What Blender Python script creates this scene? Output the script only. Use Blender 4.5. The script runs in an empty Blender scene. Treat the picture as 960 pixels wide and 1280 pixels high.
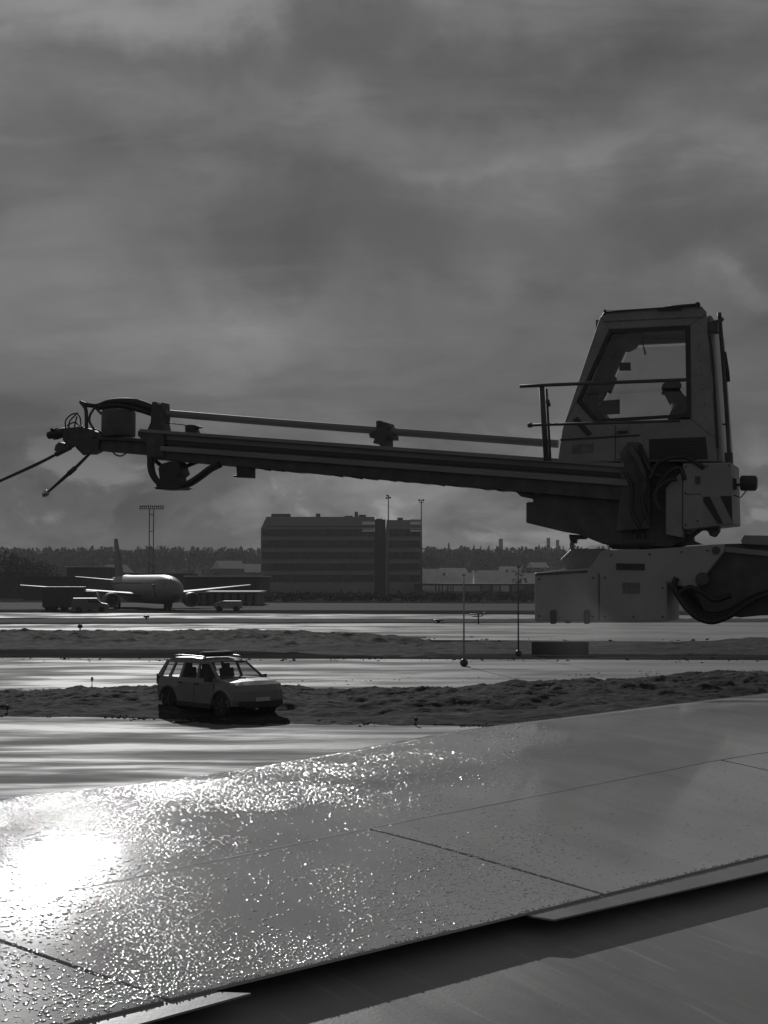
import bpy, bmesh, math, random
from mathutils import Vector, Matrix, noise
R = math.radians
scene = bpy.context.scene
COL = scene.collection

# ---------------------------------------------------------------- camera, world, sun, exposure
CAM_H = 4.1
PITCH = math.atan(85 / 1800)
cd = bpy.data.cameras.new('camera')
cam = bpy.data.objects.new('camera', cd); COL.objects.link(cam)
cam.location = (0, 0, CAM_H)
cam.rotation_euler = (math.pi / 2 + PITCH, 0, 0)
cd.sensor_fit = 'VERTICAL'; cd.sensor_height = 36; cd.sensor_width = 27
cd.lens = 36 * 1800 / 1280
cd.clip_start = 0.05; cd.clip_end = 20000
scene.camera = cam

SUN_EL, SUN_AZ = R(22.5), R(-10.7)          # azimuth from +Y, positive to +X
world = bpy.data.worlds.new('World'); scene.world = world; world.use_nodes = True
def build_world():
    nt = world.node_tree; N = nt.nodes; L = nt.links; N.clear()
    out = N.new('ShaderNodeOutputWorld'); bg = N.new('ShaderNodeBackground')
    sky = N.new('ShaderNodeTexSky'); sky.sky_type = 'NISHITA'; sky.sun_disc = False
    sky.sun_elevation = SUN_EL; sky.sun_rotation = SUN_AZ
    sky.air_density = 1.0; sky.dust_density = 1.2
    bw = N.new('ShaderNodeRGBToBW'); L.new(sky.outputs[0], bw.inputs[0])
    tc = N.new('ShaderNodeTexCoord')
    sep = N.new('ShaderNodeSeparateXYZ'); L.new(tc.outputs['Generated'], sep.inputs[0])
    def math_(op, a, b=None, c=None):
        m = N.new('ShaderNodeMath'); m.operation = op
        for i, v in enumerate((a, b, c)):
            if v is None: continue
            if isinstance(v, (int, float)): m.inputs[i].default_value = v
            else: L.new(v, m.inputs[i])
        return m.outputs[0]
    zc = math_('MAXIMUM', sep.outputs[2], 0.0)
    den = math_('ADD', zc, 0.34)
    u = math_('DIVIDE', sep.outputs[0], den); v = math_('DIVIDE', sep.outputs[1], den)
    cmb = N.new('ShaderNodeCombineXYZ'); L.new(u, cmb.inputs[0]); L.new(v, cmb.inputs[1])
    def noise_(vec, scale, detail, rough, dist=0.0, off=(0, 0, 0), sc=(1, 1, 1)):
        mp = N.new('ShaderNodeMapping'); mp.inputs['Location'].default_value = off; mp.inputs['Scale'].default_value = sc
        L.new(vec, mp.inputs[0])
        n = N.new('ShaderNodeTexNoise'); n.inputs['Scale'].default_value = scale
        n.inputs['Detail'].default_value = detail; n.inputs['Roughness'].default_value = rough
        n.inputs['Distortion'].default_value = dist
        L.new(mp.outputs[0], n.inputs['Vector']); return n.outputs[0]
    # stratus deck seen in perspective, plus puffs lying low over the horizon
    deck = noise_(cmb.outputs[0], 1.7, 6, 0.52, 0.6, SKY_OFF, (0.8, 1.0, 1))
    wisps = noise_(cmb.outputs[0], 4.5, 8, 0.62, 0.8, (7.3, 2.1, 0), (0.55, 1.5, 1))
    puffs = noise_(tc.outputs['Generated'], 10.0, 8, 0.6, 0.5, (3.1, 0.2, 1.7), (1, 1, 1.9))
    def ramp(val, stops):
        r = N.new('ShaderNodeValToRGB'); e = r.color_ramp.elements
        r.color_ramp.interpolation = 'EASE'
        while len(e) < len(stops): e.new(0.5)
        for el, (p, c) in zip(e, stops): el.position = p; el.color = (c, c, c, 1)
        L.new(val, r.inputs[0]); return r.outputs[0]
    deckv = ramp(deck, SKY_DECK)
    wv = ramp(wisps, SKY_WISP)
    pv = ramp(puffs, SKY_PUFF)
    # puffs only near the horizon
    low = N.new('ShaderNodeMapRange'); low.inputs[1].default_value = 0.045; low.inputs[2].default_value = 0.12
    low.inputs[3].default_value = 1.0; low.inputs[4].default_value = 0.0
    L.new(sep.outputs[2], low.inputs[0])
    lowp = math_('MULTIPLY', low.outputs[0], pv)
    elev = N.new('ShaderNodeValToRGB'); L.new(sep.outputs[2], elev.inputs[0])
    e = elev.color_ramp.elements
    while len(e) < len(SKY_ELEV): e.new(0.5)
    for el, (p, c) in zip(e, SKY_ELEV): el.position = p; el.color = (c, c, c, 1)
    t = math_('MULTIPLY', deckv, wv)
    t = math_('MULTIPLY', t, elev.outputs[0])
    t = math_('ADD', t, math_('MULTIPLY', lowp, SKY_PUFFGAIN))
    # separate cloud masses: thin bright breaks and heavier dark bands, edges frayed by noise
    wob = N.new('ShaderNodeTexNoise'); wob.inputs['Scale'].default_value = 7; wob.inputs['Detail'].default_value = 7; wob.inputs['Roughness'].default_value = .6
    L.new(tc.outputs['Generated'], wob.inputs['Vector'])
    wsub = N.new('ShaderNodeVectorMath'); wsub.operation = 'SUBTRACT'; wsub.inputs[1].default_value = (.5, .5, .5); L.new(wob.outputs['Color'], wsub.inputs[0])
    wsc = N.new('ShaderNodeVectorMath'); wsc.operation = 'SCALE'; wsc.inputs['Scale'].default_value = .16; L.new(wsub.outputs[0], wsc.inputs[0])
    wad = N.new('ShaderNodeVectorMath'); wad.operation = 'ADD'; L.new(tc.outputs['Generated'], wad.inputs[0]); L.new(wsc.outputs[0], wad.inputs[1])
    ws = N.new('ShaderNodeSeparateXYZ'); L.new(wad.outputs[0], ws.inputs[0])
    ahead = math_('GREATER_THAN', sep.outputs[1], 0.0)
    acc = 0.0
    for (x0, z0, sx, sz, amp) in SKY_MASSES:
        a = math_('DIVIDE', math_('SUBTRACT', ws.outputs[0], x0), sx); b = math_('DIVIDE', math_('SUBTRACT', ws.outputs[2], z0), sz)
        r2 = math_('ADD', math_('MULTIPLY', a, a), math_('MULTIPLY', b, b))
        gs = math_('MULTIPLY', math_('EXPONENT', math_('MULTIPLY', r2, -1.0)), amp)
        acc = math_('ADD', gs, acc)
    acc = math_('MULTIPLY', acc, ahead)
    t = math_('MULTIPLY', t, math_('ADD', acc, 1.0))
    flat = math_('POWER', bw.outputs[0], SKY_FLAT)          # cloud layer evens out the clear-sky gradient
    col = math_('MULTIPLY', flat, t)
    L.new(col, bg.inputs[0]); bg.inputs[1].default_value = 0.1
    L.new(bg.outputs[0], out.inputs[0])
SKY_OFF = (0.4, 0.9, 0)
SKY_DECK = [(0.32, 0.62), (0.46, 0.9), (0.58, 1.18), (0.72, 1.6)]
SKY_WISP = [(0.32, 0.88), (0.52, 1.0), (0.70, 1.16)]
SKY_PUFF = [(0.42, 0.0), (0.53, 0.25), (0.64, 1.0)]
SKY_ELEV = [(0.0, 0.50), (0.06, 0.58), (0.14, 0.95), (0.24, 1.05), (0.4, 1.2), (0.8, 1.1)]
SKY_PUFFGAIN = 1.05
# (x, z) of a direction, widths, strength
SKY_MASSES = [(.06, .30, .30, .022, .16), (.14, .33, .2, .022, -.18), (.06, .283, .09, .010, .22), (.22, .28, .07, .014, .22), (-.10, .385, .16, .02, .35), (-.12, .345, .25, .02, -.2), (-.06, .23, .16, .05, -.25), (.16, .22, .14, .03, -.15), (-.07, .16, .09, .03, .30), (-.2, .40, .12, .05, .2), (-.18, .27, .14, .04, -.12), (.25, .19, .05, .01, .4), (.24, .38, .14, .05, .18), (-.05, .06, .10, .014, .35), (.07, .045, .06, .010, .3), (-.2, .05, .12, .02, -.1), (.12, .13, .15, .05, .12)]
SKY_FLAT = 0.28
HAZE = 0.00022
build_world()

sd = bpy.data.lights.new('sun', 'SUN'); sd.energy = 3.2; sd.angle = R(0.5); sd.color = (1.0, 0.995, 0.985)
sun = bpy.data.objects.new('sun', sd); COL.objects.link(sun)
sdir = Vector((math.sin(SUN_AZ) * math.cos(SUN_EL), math.cos(SUN_AZ) * math.cos(SUN_EL), math.sin(SUN_EL)))
sun.rotation_euler = sdir.to_track_quat('Z', 'Y').to_euler()
sun.location = (-20, 60, 60)

scene.view_settings.view_transform = 'Standard'; scene.view_settings.look = 'None'
scene.view_settings.exposure = -0.55; scene.view_settings.gamma = 1.0
scene.view_settings.use_curve_mapping = False
scene.cycles.max_bounces = 6; scene.cycles.volume_bounces = 0
scene.cycles.sample_clamp_direct = 0; scene.cycles.sample_clamp_indirect = 4

# ---------------------------------------------------------------- measuring helpers: photo pixel -> point in the place
def ray(px, py):
    c, s = math.cos(PITCH), math.sin(PITCH)
    x = px - 480; up = 640 - py
    return Vector((x, 1800 * c - up * s, 1800 * s + up * c))
def P(px, py, d):
    r = ray(px, py); r = r * (d / r.y); return Vector((r.x, r.y, r.z + CAM_H))
def G(px, py, z=0.0):
    r = ray(px, py); t = (z - CAM_H) / r.z; return Vector((r.x * t, r.y * t, z))

# ---------------------------------------------------------------- materials
MATS = {}
def mat(name, base=0.3, rough=0.6, metal=0.0, var=0.0, vscale=3.0, bump=0.0, bscale=8.0, spec=0.5, coat=0.0, rvar=0.0, stretch=(1, 1, 1), dirt=0.0):
    if name in MATS: return MATS[name]
    m = bpy.data.materials.new(name); m.use_nodes = True; MATS[name] = m
    nt = m.node_tree; N = nt.nodes; L = nt.links; b = N['Principled BSDF']
    b.inputs['Base Color'].default_value = (base, base, base, 1)
    b.inputs['Roughness'].default_value = rough; b.inputs['Metallic'].default_value = metal
    b.inputs['Specular IOR Level'].default_value = spec; b.inputs['Coat Weight'].default_value = coat
    if var or bump or rvar or dirt:
        tc = N.new('ShaderNodeTexCoord'); mp = N.new('ShaderNodeMapping'); mp.inputs['Scale'].default_value = stretch
        L.new(tc.outputs['Object'], mp.inputs[0])
    if var or rvar or dirt:
        n = N.new('ShaderNodeTexNoise'); n.inputs['Scale'].default_value = vscale; n.inputs['Detail'].default_value = 6
        n.inputs['Roughness'].default_value = 0.62
        L.new(mp.outputs[0], n.inputs['Vector'])
    if var or dirt:
        r = N.new('ShaderNodeValToRGB'); lo = max(0.005, base * (1 - var)); hi = min(0.95, base * (1 + var))
        r.color_ramp.elements[0].position = 0.3; r.color_ramp.elements[0].color = (lo, lo, lo, 1)
        r.color_ramp.elements[1].position = 0.7; r.color_ramp.elements[1].color = (hi, hi, hi, 1)
        L.new(n.outputs[0], r.inputs[0]); last = r.outputs[0]
        if dirt:
            n2 = N.new('ShaderNodeTexNoise'); n2.inputs['Scale'].default_value = vscale * 4; n2.inputs['Detail'].default_value = 8
            n2.inputs['Roughness'].default_value = 0.7
            L.new(mp.outputs[0], n2.inputs['Vector'])
            r2 = N.new('ShaderNodeValToRGB'); r2.color_ramp.elements[0].position = 0.45; r2.color_ramp.elements[0].color = (0, 0, 0, 1)
            r2.color_ramp.elements[1].position = 0.75; r2.color_ramp.elements[1].color = (dirt, dirt, dirt, 1)
            L.new(n2.outputs[0], r2.inputs[0])
            mx = N.new('ShaderNodeMixRGB'); mx.inputs[2].default_value = (base * .35, base * .35, base * .35, 1)
            L.new(r2.outputs[0], mx.inputs[0]); L.new(last, mx.inputs[1]); last = mx.outputs[0]
        L.new(last, b.inputs['Base Color'])
    if rvar:
        mr = N.new('ShaderNodeMapRange'); mr.inputs[1].default_value = .3; mr.inputs[2].default_value = .7
        mr.inputs[3].default_value = max(0.02, rough - rvar); mr.inputs[4].default_value = min(1, rough + rvar)
        L.new(n.outputs[0], mr.inputs[0]); L.new(mr.outputs[0], b.inputs['Roughness'])
    if bump:
        n3 = N.new('ShaderNodeTexNoise'); n3.inputs['Scale'].default_value = bscale; n3.inputs['Detail'].default_value = 5
        L.new(mp.outputs[0], n3.inputs['Vector'])
        bp = N.new('ShaderNodeBump'); bp.inputs['Distance'].default_value = bump; bp.inputs['Strength'].default_value = 1
        L.new(n3.outputs[0], bp.inputs['Height']); L.new(bp.outputs[0], b.inputs['Normal'])
    return m
def glass(name, tint=0.9, refl=1.0):
    if name in MATS: return MATS[name]
    m = bpy.data.materials.new(name); m.use_nodes = True; MATS[name] = m
    nt = m.node_tree; N = nt.nodes; L = nt.links; N.clear()
    out = N.new('ShaderNodeOutputMaterial'); mix = N.new('ShaderNodeMixShader'); lw = N.new('ShaderNodeLayerWeight'); lw.inputs[0].default_value = .5; pw = N.new('ShaderNodeMath'); pw.operation = 'POWER'; pw.inputs[1].default_value = 4; L.new(lw.outputs['Facing'], pw.inputs[0]); fr = N.new('ShaderNodeMath'); fr.operation = 'MULTIPLY_ADD'; fr.inputs[1].default_value = .7; fr.inputs[2].default_value = .05; L.new(pw.outputs[0], fr.inputs[0])
    tr = N.new('ShaderNodeBsdfTransparent'); tr.inputs[0].default_value = (tint, tint, tint, 1)
    gl = N.new('ShaderNodeBsdfGlossy'); gl.inputs['Roughness'].default_value = 0.03; gl.inputs[0].default_value = (refl, refl, refl, 1)
    L.new(fr.outputs[0], mix.inputs[0]); L.new(tr.outputs[0], mix.inputs[1]); L.new(gl.outputs[0], mix.inputs[2]); L.new(mix.outputs[0], out.inputs[0])
    return m

# ---------------------------------------------------------------- mesh builder
class MB:
    def __init__(s): s.v = []; s.f = []; s.sm = []
    def add(s, vs, fs, smooth=False):
        o = len(s.v); s.v += [Vector(v) for v in vs]
        for f in fs: s.f.append([i + o for i in f]); s.sm.append(smooth)
        return s
    def box(s, c, size, rot=None):
        c = Vector(c); h = [x / 2 for x in size]
        vs = []
        for x in (-1, 1):
            for y in (-1, 1):
                for z in (-1, 1):
                    p = Vector((x * h[0], y * h[1], z * h[2]))
                    if rot is not None: p = rot @ p
                    vs.append(c + p)
        return s.add(vs, [(0, 1, 3, 2), (4, 6, 7, 5), (0, 4, 5, 1), (2, 3, 7, 6), (0, 2, 6, 4), (1, 5, 7, 3)])
    def hexa(s, a, b):
        "a: 4 pts, b: 4 pts"
        return s.add(list(a) + list(b), [(3, 2, 1, 0), (4, 5, 6, 7), (0, 1, 5, 4), (1, 2, 6, 5), (2, 3, 7, 6), (3, 0, 4, 7)])
    def prism(s, poly, y0, y1, smooth=False):
        "poly: (x,z) list, pushed along y"
        n = len(poly)
        vs = [(x, y0, z) for x, z in poly] + [(x, y1, z) for x, z in poly]
        fs = [tuple(range(n)), tuple(range(2 * n - 1, n - 1, -1))]
        s.add(vs, fs)
        o = len(s.v) - 2 * n
        for i in range(n):
            j = (i + 1) % n; s.f.append([o + j, o + i, o + n + i, o + n + j]); s.sm.append(smooth)
        return s
    def tube(s, pts, r, seg=8, caps=True, smooth=True):
        pts = [Vector(p) for p in pts]; n = len(pts)
        rs = list(r) if isinstance(r, (list, tuple)) else [r] * n
        if n >= 4:      # run a smooth curve through the points
            q = []; qr = []; K = 5
            for i in range(n - 1):
                p0, p1, p2, p3 = pts[max(i - 1, 0)], pts[i], pts[i + 1], pts[min(i + 2, n - 1)]
                for k in range(K):
                    t = k / K
                    q.append(.5 * ((2 * p1) + (p2 - p0) * t + (2 * p0 - 5 * p1 + 4 * p2 - p3) * t * t + (3 * p1 - p0 - 3 * p2 + p3) * t ** 3)); qr.append(rs[i] + (rs[i + 1] - rs[i]) * t)
            pts = q + [pts[-1]]; rs = qr + [rs[-1]]; n = len(pts)
        up = Vector((0, 0, 1)); rings = []
        prev = None
        for i, p in enumerate(pts):
            t = (pts[min(i + 1, n - 1)] - pts[max(i - 1, 0)]).normalized()
            if prev is None:
                a = t.cross(up)
                if a.length < 0.05: a = t.cross(Vector((0, 1, 0)))
            else:
                a = prev - t * prev.dot(t)
            a.normalize(); prev = a; b = t.cross(a)
            rings.append([p + (a * math.cos(2 * math.pi * k / seg) + b * math.sin(2 * math.pi * k / seg)) * rs[i] for k in range(seg)])
        vs = [q for rg in rings for q in rg]; fs = []
        for i in range(n - 1):
            for k in range(seg):
                k2 = (k + 1) % seg
                fs.append((i * seg + k, i * seg + k2, (i + 1) * seg + k2, (i + 1) * seg + k))
        s.add(vs, fs, smooth)
        if caps:
            o = len(s.v) - len(vs)
            s.f.append([o + k for k in range(seg)][::-1]); s.sm.append(False)
            s.f.append([o + (n - 1) * seg + k for k in range(seg)]); s.sm.append(False)
        return s
    def lathe(s, prof, org, axis, seg=20, smooth=True, sy=1.0, sz=1.0):
        "prof: (t, r) along axis"
        axis = Vector(axis).normalized(); org = Vector(org)
        a = axis.cross(Vector((0, 0, 1)))
        if a.length < .05: a = Vector((1, 0, 0))
        a.normalize(); b = a.cross(axis); n = len(prof)
        vs = []
        for t, r in prof:
            for k in range(seg):
                th = 2 * math.pi * k / seg
                vs.append(org + axis * t + a * (r * math.cos(th) * sy) + b * (r * math.sin(th) * sz))
        fs = []
        for i in range(n - 1):
            for k in range(seg):
                k2 = (k + 1) % seg
                fs.append((i * seg + k, i * seg + k2, (i + 1) * seg + k2, (i + 1) * seg + k))
        fs2 = [tuple(range(seg))[::-1], tuple((n - 1) * seg + k for k in range(seg))]
        s.add(vs, fs, smooth); o = len(s.v) - len(vs)
        for f in fs2: s.f.append([o + i for i in f]); s.sm.append(False)
        return s
    def grid(s, fn, nu, nv, smooth=True, wrap=False):
        vs = [fn(i / nu, j / nv) for j in range(nv + 1) for i in range(nu + 1)]
        w = nu + 1
        fs = [(j * w + i, j * w + i + 1, (j + 1) * w + i + 1, (j + 1) * w + i) for j in range(nv) for i in range(nu)]
        return s.add(vs, fs, smooth)
    def build(s, name, material, parent=None, bevel=0.0, bseg=2, origin=None, normals=True, solid=0.0):
        me = bpy.data.meshes.new(name)
        off = Vector(origin) if origin is not None else Vector((0, 0, 0))
        me.from_pydata([tuple(v - off) for v in s.v], [], s.f)
        me.polygons.foreach_set('use_smooth', s.sm)
        me.validate(); me.update()
        if normals:
            bm = bmesh.new(); bm.from_mesh(me); bmesh.ops.recalc_face_normals(bm, faces=bm.faces[:]); bm.to_mesh(me); bm.free()
        me.materials.append(material)
        o = bpy.data.objects.new(name, me); COL.objects.link(o)
        if parent is not None: o.parent = parent
        elif origin is not None: o.location = off
        if solid:
            md = o.modifiers.new('solid', 'SOLIDIFY'); md.thickness = solid; md.offset = -1
        if bevel:
            md = o.modifiers.new('bevel', 'BEVEL'); md.width = bevel; md.segments = bseg; md.limit_method = 'ANGLE'; md.angle_limit = R(35)
            md.harden_normals = False
        return o
def tag(o, label=None, cat=None, group=None, kind=None):
    if label: o['label'] = label
    if cat: o['category'] = cat
    if group: o['group'] = group
    if kind: o['kind'] = kind
    return o
def empty(name, loc, rz=0, label=None, cat=None, group=None):
    o = bpy.data.objects.new(name, None); COL.objects.link(o); o.location = loc; o.rotation_euler = (0, 0, rz)
    o.empty_display_size = 0.3
    return tag(o, label, cat, group)
def copy_tree(o, parent=None):
    c = o.copy(); COL.objects.link(c); c.parent = parent
    for ch in list(o.children): copy_tree(ch, c)
    return c
def fbm(x, y, sc, oct=4, seed=0.0):
    a = 0; amp = 1; tot = 0
    for i in range(oct):
        a += amp * noise.noise(Vector((x / sc, y / sc, seed + i * 7.3))); tot += amp; amp *= .5; sc *= .5
    return a / tot
# ---------------------------------------------------------------- ground, runways, banks
def ground_mat():
    m = bpy.data.materials.new('dirty_snow_ground'); m.use_nodes = True
    nt = m.node_tree; N = nt.nodes; L = nt.links; b = N['Principled BSDF']
    tc = N.new('ShaderNodeTexCoord'); mp = N.new('ShaderNodeMapping'); mp.inputs['Scale'].default_value = (.35, 1, 1)
    L.new(tc.outputs['Object'], mp.inputs[0])
    n = N.new('ShaderNodeTexNoise'); n.inputs['Scale'].default_value = .22; n.inputs['Detail'].default_value = 9; n.inputs['Roughness'].default_value = .65
    L.new(mp.outputs[0], n.inputs['Vector'])
    r = N.new('ShaderNodeValToRGB'); e = r.color_ramp.elements
    e[0].position = .35; e[0].color = (.03, .03, .03, 1); e[1].position = .78; e[1].color = (.09, .09, .09, 1)
    L.new(n.outputs[0], r.inputs[0]); L.new(r.outputs[0], b.inputs['Base Color'])
    b.inputs['Roughness'].default_value = .7; b.inputs['Specular IOR Level'].default_value = .0
    n2 = N.new('ShaderNodeTexNoise'); n2.inputs['Scale'].default_value = 2.5; n2.inputs['Detail'].default_value = 8
    L.new(tc.outputs['Object'], n2.inputs['Vector'])
    bp = N.new('ShaderNodeBump'); bp.inputs['Distance'].default_value = .02; L.new(n2.outputs[0], bp.inputs['Height']); L.new(bp.outputs[0], b.inputs['Normal'])
    return m
def wet_mat(name, scale_y=.9, base=.10, lo=.66, hi=.95, seed=0.0):
    "wet paving: films of melt water (smooth) between drier rough patches and slush"
    m = bpy.data.materials.new(name); m.use_nodes = True
    nt = m.node_tree; N = nt.nodes; L = nt.links; b = N['Principled BSDF']
    tc = N.new('ShaderNodeTexCoord'); mp = N.new('ShaderNodeMapping')
    mp.inputs['Scale'].default_value = (.11, scale_y, 1); mp.inputs['Location'].default_value = (seed, seed * 1.7, 0); mp.inputs['Rotation'].default_value = (0, 0, R(4))
    L.new(tc.outputs['Object'], mp.inputs[0])
    n = N.new('ShaderNodeTexNoise'); n.inputs['Scale'].default_value = 1.0; n.inputs['Detail'].default_value = 7; n.inputs['Roughness'].default_value = .6; n.inputs['Distortion'].default_value = .3
    L.new(mp.outputs[0], n.inputs['Vector'])
    r = N.new('ShaderNodeValToRGB'); e = r.color_ramp.elements
    e[0].position = .42; e[0].color = (0, 0, 0, 1); e[1].position = .60; e[1].color = (1, 1, 1, 1)
    L.new(n.outputs[0], r.inputs[0])
    mr = N.new('ShaderNodeMapRange'); mr.inputs[3].default_value = lo; mr.inputs[4].default_value = hi; L.new(r.outputs[0], mr.inputs[0]); L.new(mr.outputs[0], b.inputs['Roughness'])
    c = N.new('ShaderNodeValToRGB'); e = c.color_ramp.elements
    e[0].color = (base, base, base, 1); e[1].color = (base * 1.6, base * 1.6, base * 1.6, 1); L.new(n.outputs[0], c.inputs[0])
    L.new(c.outputs[0], b.inputs['Base Color'])
    sp = N.new('ShaderNodeMapRange'); sp.inputs[3].default_value = .5; sp.inputs[4].default_value = .25; L.new(r.outputs[0], sp.inputs[0]); L.new(sp.outputs[0], b.inputs['Specular IOR Level'])
    n2 = N.new('ShaderNodeTexNoise'); n2.inputs['Scale'].default_value = 5; n2.inputs['Detail'].default_value = 4
    mp2 = N.new('ShaderNodeMapping'); mp2.inputs['Scale'].default_value = (.5, 1, 1); L.new(tc.outputs['Object'], mp2.inputs[0])
    L.new(mp2.outputs[0], n2.inputs['Vector'])
    bp = N.new('ShaderNodeBump'); bp.inputs['Distance'].default_value = .02; L.new(n2.outputs[0], bp.inputs['Height']); L.new(bp.outputs[0], b.inputs['Normal'])
    return m
GM = ground_mat()
def sheet(name, pts, z, material, kind='structure'):
    mb = MB(); mb.add([(p[0], p[1], z) for p in pts], [tuple(range(len(pts)))])
    o = mb.build(name, material); o['kind'] = kind
    for p in o.data.polygons:
        if p.normal.z < 0: o.data.flip_normals(); break
    return o
gx = [-6000, -3000, -1500, -800] + list(range(-400, 401, 20)) + [800, 1500, 3000, 6000]
gy = [-3000, -1000, -300] + list(range(-100, 601, 20)) + [800, 1200, 2000, 4000, 9000]
gmb = MB(); gmb.add([(x, y, 0) for y in gy for x in gx], [(j * len(gx) + i, j * len(gx) + i + 1, (j + 1) * len(gx) + i + 1, (j + 1) * len(gx) + i) for j in range(len(gy) - 1) for i in range(len(gx) - 1)])
gmb.build('ground', GM, normals=False)['kind'] = 'structure'
def strip(name, far, near, z, material, xs=(-150, 150)):
    "far, near: two photo points each; the edges run on straight past the frame"
    def line(pr):
        a, b = G(*pr[0]), G(*pr[1]); d = (b - a) / (b.x - a.x)
        return [a + d * (x - a.x) for x in xs]
    f = line(far); n = line(near)
    return sheet(name, [n[0], n[1], f[1], f[0]], z, material)
strip('taxiway', ((0, 894.5), (560, 907)), ((0, 1080), (960, 1080)), .008, wet_mat('wet_asphalt_near', .55, seed=3.0), (-60, 45))
strip('taxiway', ((0, 822.5), (960, 825.5)), ((0, 868), (960, 868)), .008, wet_mat('wet_asphalt_mid', .35, seed=8.0, lo=.68, hi=.95))
strip('runway', ((0, 780.5), (960, 778)), ((0, 796), (960, 803)), .008, wet_mat('wet_asphalt_far', .16, seed=15.0, lo=.68, hi=.95), (-95, 95))
strip('taxiway', ((0, 766), (960, 769.5)), ((0, 772.5), (960, 774.5)), .008, wet_mat('wet_asphalt_distant', .10, seed=21.0, lo=.68, hi=.95))
strip('apron', ((0, 753), (960, 755)), ((0, 762), (960, 764)), .008, mat('apron_asphalt', .05, .95, var=.5, vscale=.12, spec=.03, stretch=(.2, 1, 1)))

soil = mat('earth_and_old_snow', .032, .95, var=.8, vscale=.7, bump=.05, bscale=5, spec=.04, stretch=(.5, 1, 1))
def snow_flecks(m):
    "thawing snow left in the hollows of the soil"
    nt = m.node_tree; N = nt.nodes; L = nt.links; b = N['Principled BSDF']; src = b.inputs['Base Color'].links[0].from_socket
    tc = N.new('ShaderNodeTexCoord'); mp = N.new('ShaderNodeMapping'); mp.inputs['Scale'].default_value = (.45, 1.3, 1.6); L.new(tc.outputs['Object'], mp.inputs[0])
    n = N.new('ShaderNodeTexNoise'); n.inputs['Scale'].default_value = 2.6; n.inputs['Detail'].default_value = 10; n.inputs['Roughness'].default_value = .72; L.new(mp.outputs[0], n.inputs['Vector'])
    r = N.new('ShaderNodeValToRGB'); r.color_ramp.elements[0].position = .55; r.color_ramp.elements[0].color = (0, 0, 0, 1); r.color_ramp.elements[1].position = .68; r.color_ramp.elements[1].color = (.8, .8, .8, 1); L.new(n.outputs[0], r.inputs[0])
    mx = N.new('ShaderNodeMixRGB'); mx.inputs[2].default_value = (.16, .16, .16, 1); L.new(r.outputs[0], mx.inputs[0]); L.new(src, mx.inputs[1]); L.new(mx.outputs[0], b.inputs['Base Color'])
snow_flecks(soil)
def bank(name, x0, x1, hfun, yfun, width, dx, dy, seed, amp, z0=-0.15):
    "ridge of ploughed earth and old snow: yfun(x) = line of its crest, hfun(x) = its height"
    nx = int((x1 - x0) / dx); ny = int(width / dy)
    def fn(a, b):
        x = x0 + (x1 - x0) * a; w = (b - .5) * 2
        y = yfun(x) + w * width / 2
        prof = max(0, 1 - abs(w) ** 2.2)
        h = hfun(x) * prof ** .8
        lump = fbm(x, y, 2.6, 5, seed) * amp * prof
        clod = abs(fbm(x, y, 1.3, 5, seed + 4)) * amp * 1.6 * prof
        clod += max(0, noise.noise(Vector((x * 1.3, y * 1.3, seed + 9))) - .3) * amp * 1.0 * prof
        clod += abs(noise.noise(Vector((x * 5.1, y * 5.1, seed + 3)))) * amp * .40 * prof
        return Vector((x, y, z0 * (1 - prof) + h * (0.75 + .5 * fbm(x, y, 7, 2, seed + 2)) + lump + clod + .01))
    mb = MB(); mb.grid(fn, nx, ny)
    o = mb.build(name, soil, normals=False); o['kind'] = 'structure'
    return o
def interp(tab):
    def f(x):
        if x <= tab[0][0]: return tab[0][1]
        for (a, va), (b, vb) in zip(tab, tab[1:]):
            if x <= b: t = (x - a) / (b - a); return va + (vb - va) * t
        return tab[-1][1]
    return f
# between the near and the second taxiway
bank('earth_bank', -30, 40, interp([(-30, .0), (-14, .03), (-12.5, .16), (-10, .34), (-7, .42), (-3, .36), (2, .38), (6, .55), (14, .7), (40, .7)]),
     interp([(-30, 49.5), (-5, 49), (2, 47.5), (12, 52), (20, 56), (40, 60)]), 13, .085, .11, 1.0, .22)
bank('earth_bank', -6, 44, interp([(-6, .0), (0, .1), (6, .3), (44, .3)]), interp([(-6, 43.5), (2, 44), (10, 44), (44, 50)]), 8, .16, .16, 5.0, .15)
# between the second taxiway and the runway
bank('earth_bank', -60, 3, interp([(-60, .25), (-27, .3), (-14, .28), (-8, .42), (-2, .32), (0, .18), (3, .0)]),
     interp([(-60, 102), (-10, 100), (3, 90)]), 34, .3, .35, 11.0, .34)
bank('earth_bank', -4, 60, interp([(-4, .06), (10, .1), (21, .12), (24, .45), (60, .5)]), interp([(-4, 88), (60, 88)]), 22, .3, .3, 17.0, .16)
# grass strip between runway and far taxiway
bank('earth_bank', -80, 80, interp([(-80, .1), (80, .1)]), interp([(-80, 143), (80, 148)]), 16, .8, .8, 23.0, .12)
# plough windrow of slush along the near taxiway edge
bank('slush_windrow', -16, 8, interp([(-16, .03), (8, .05)]), lambda x: 41.6 - .28 * x * .9, .9, .08, .08, 31.0, .06, -.02)

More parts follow.
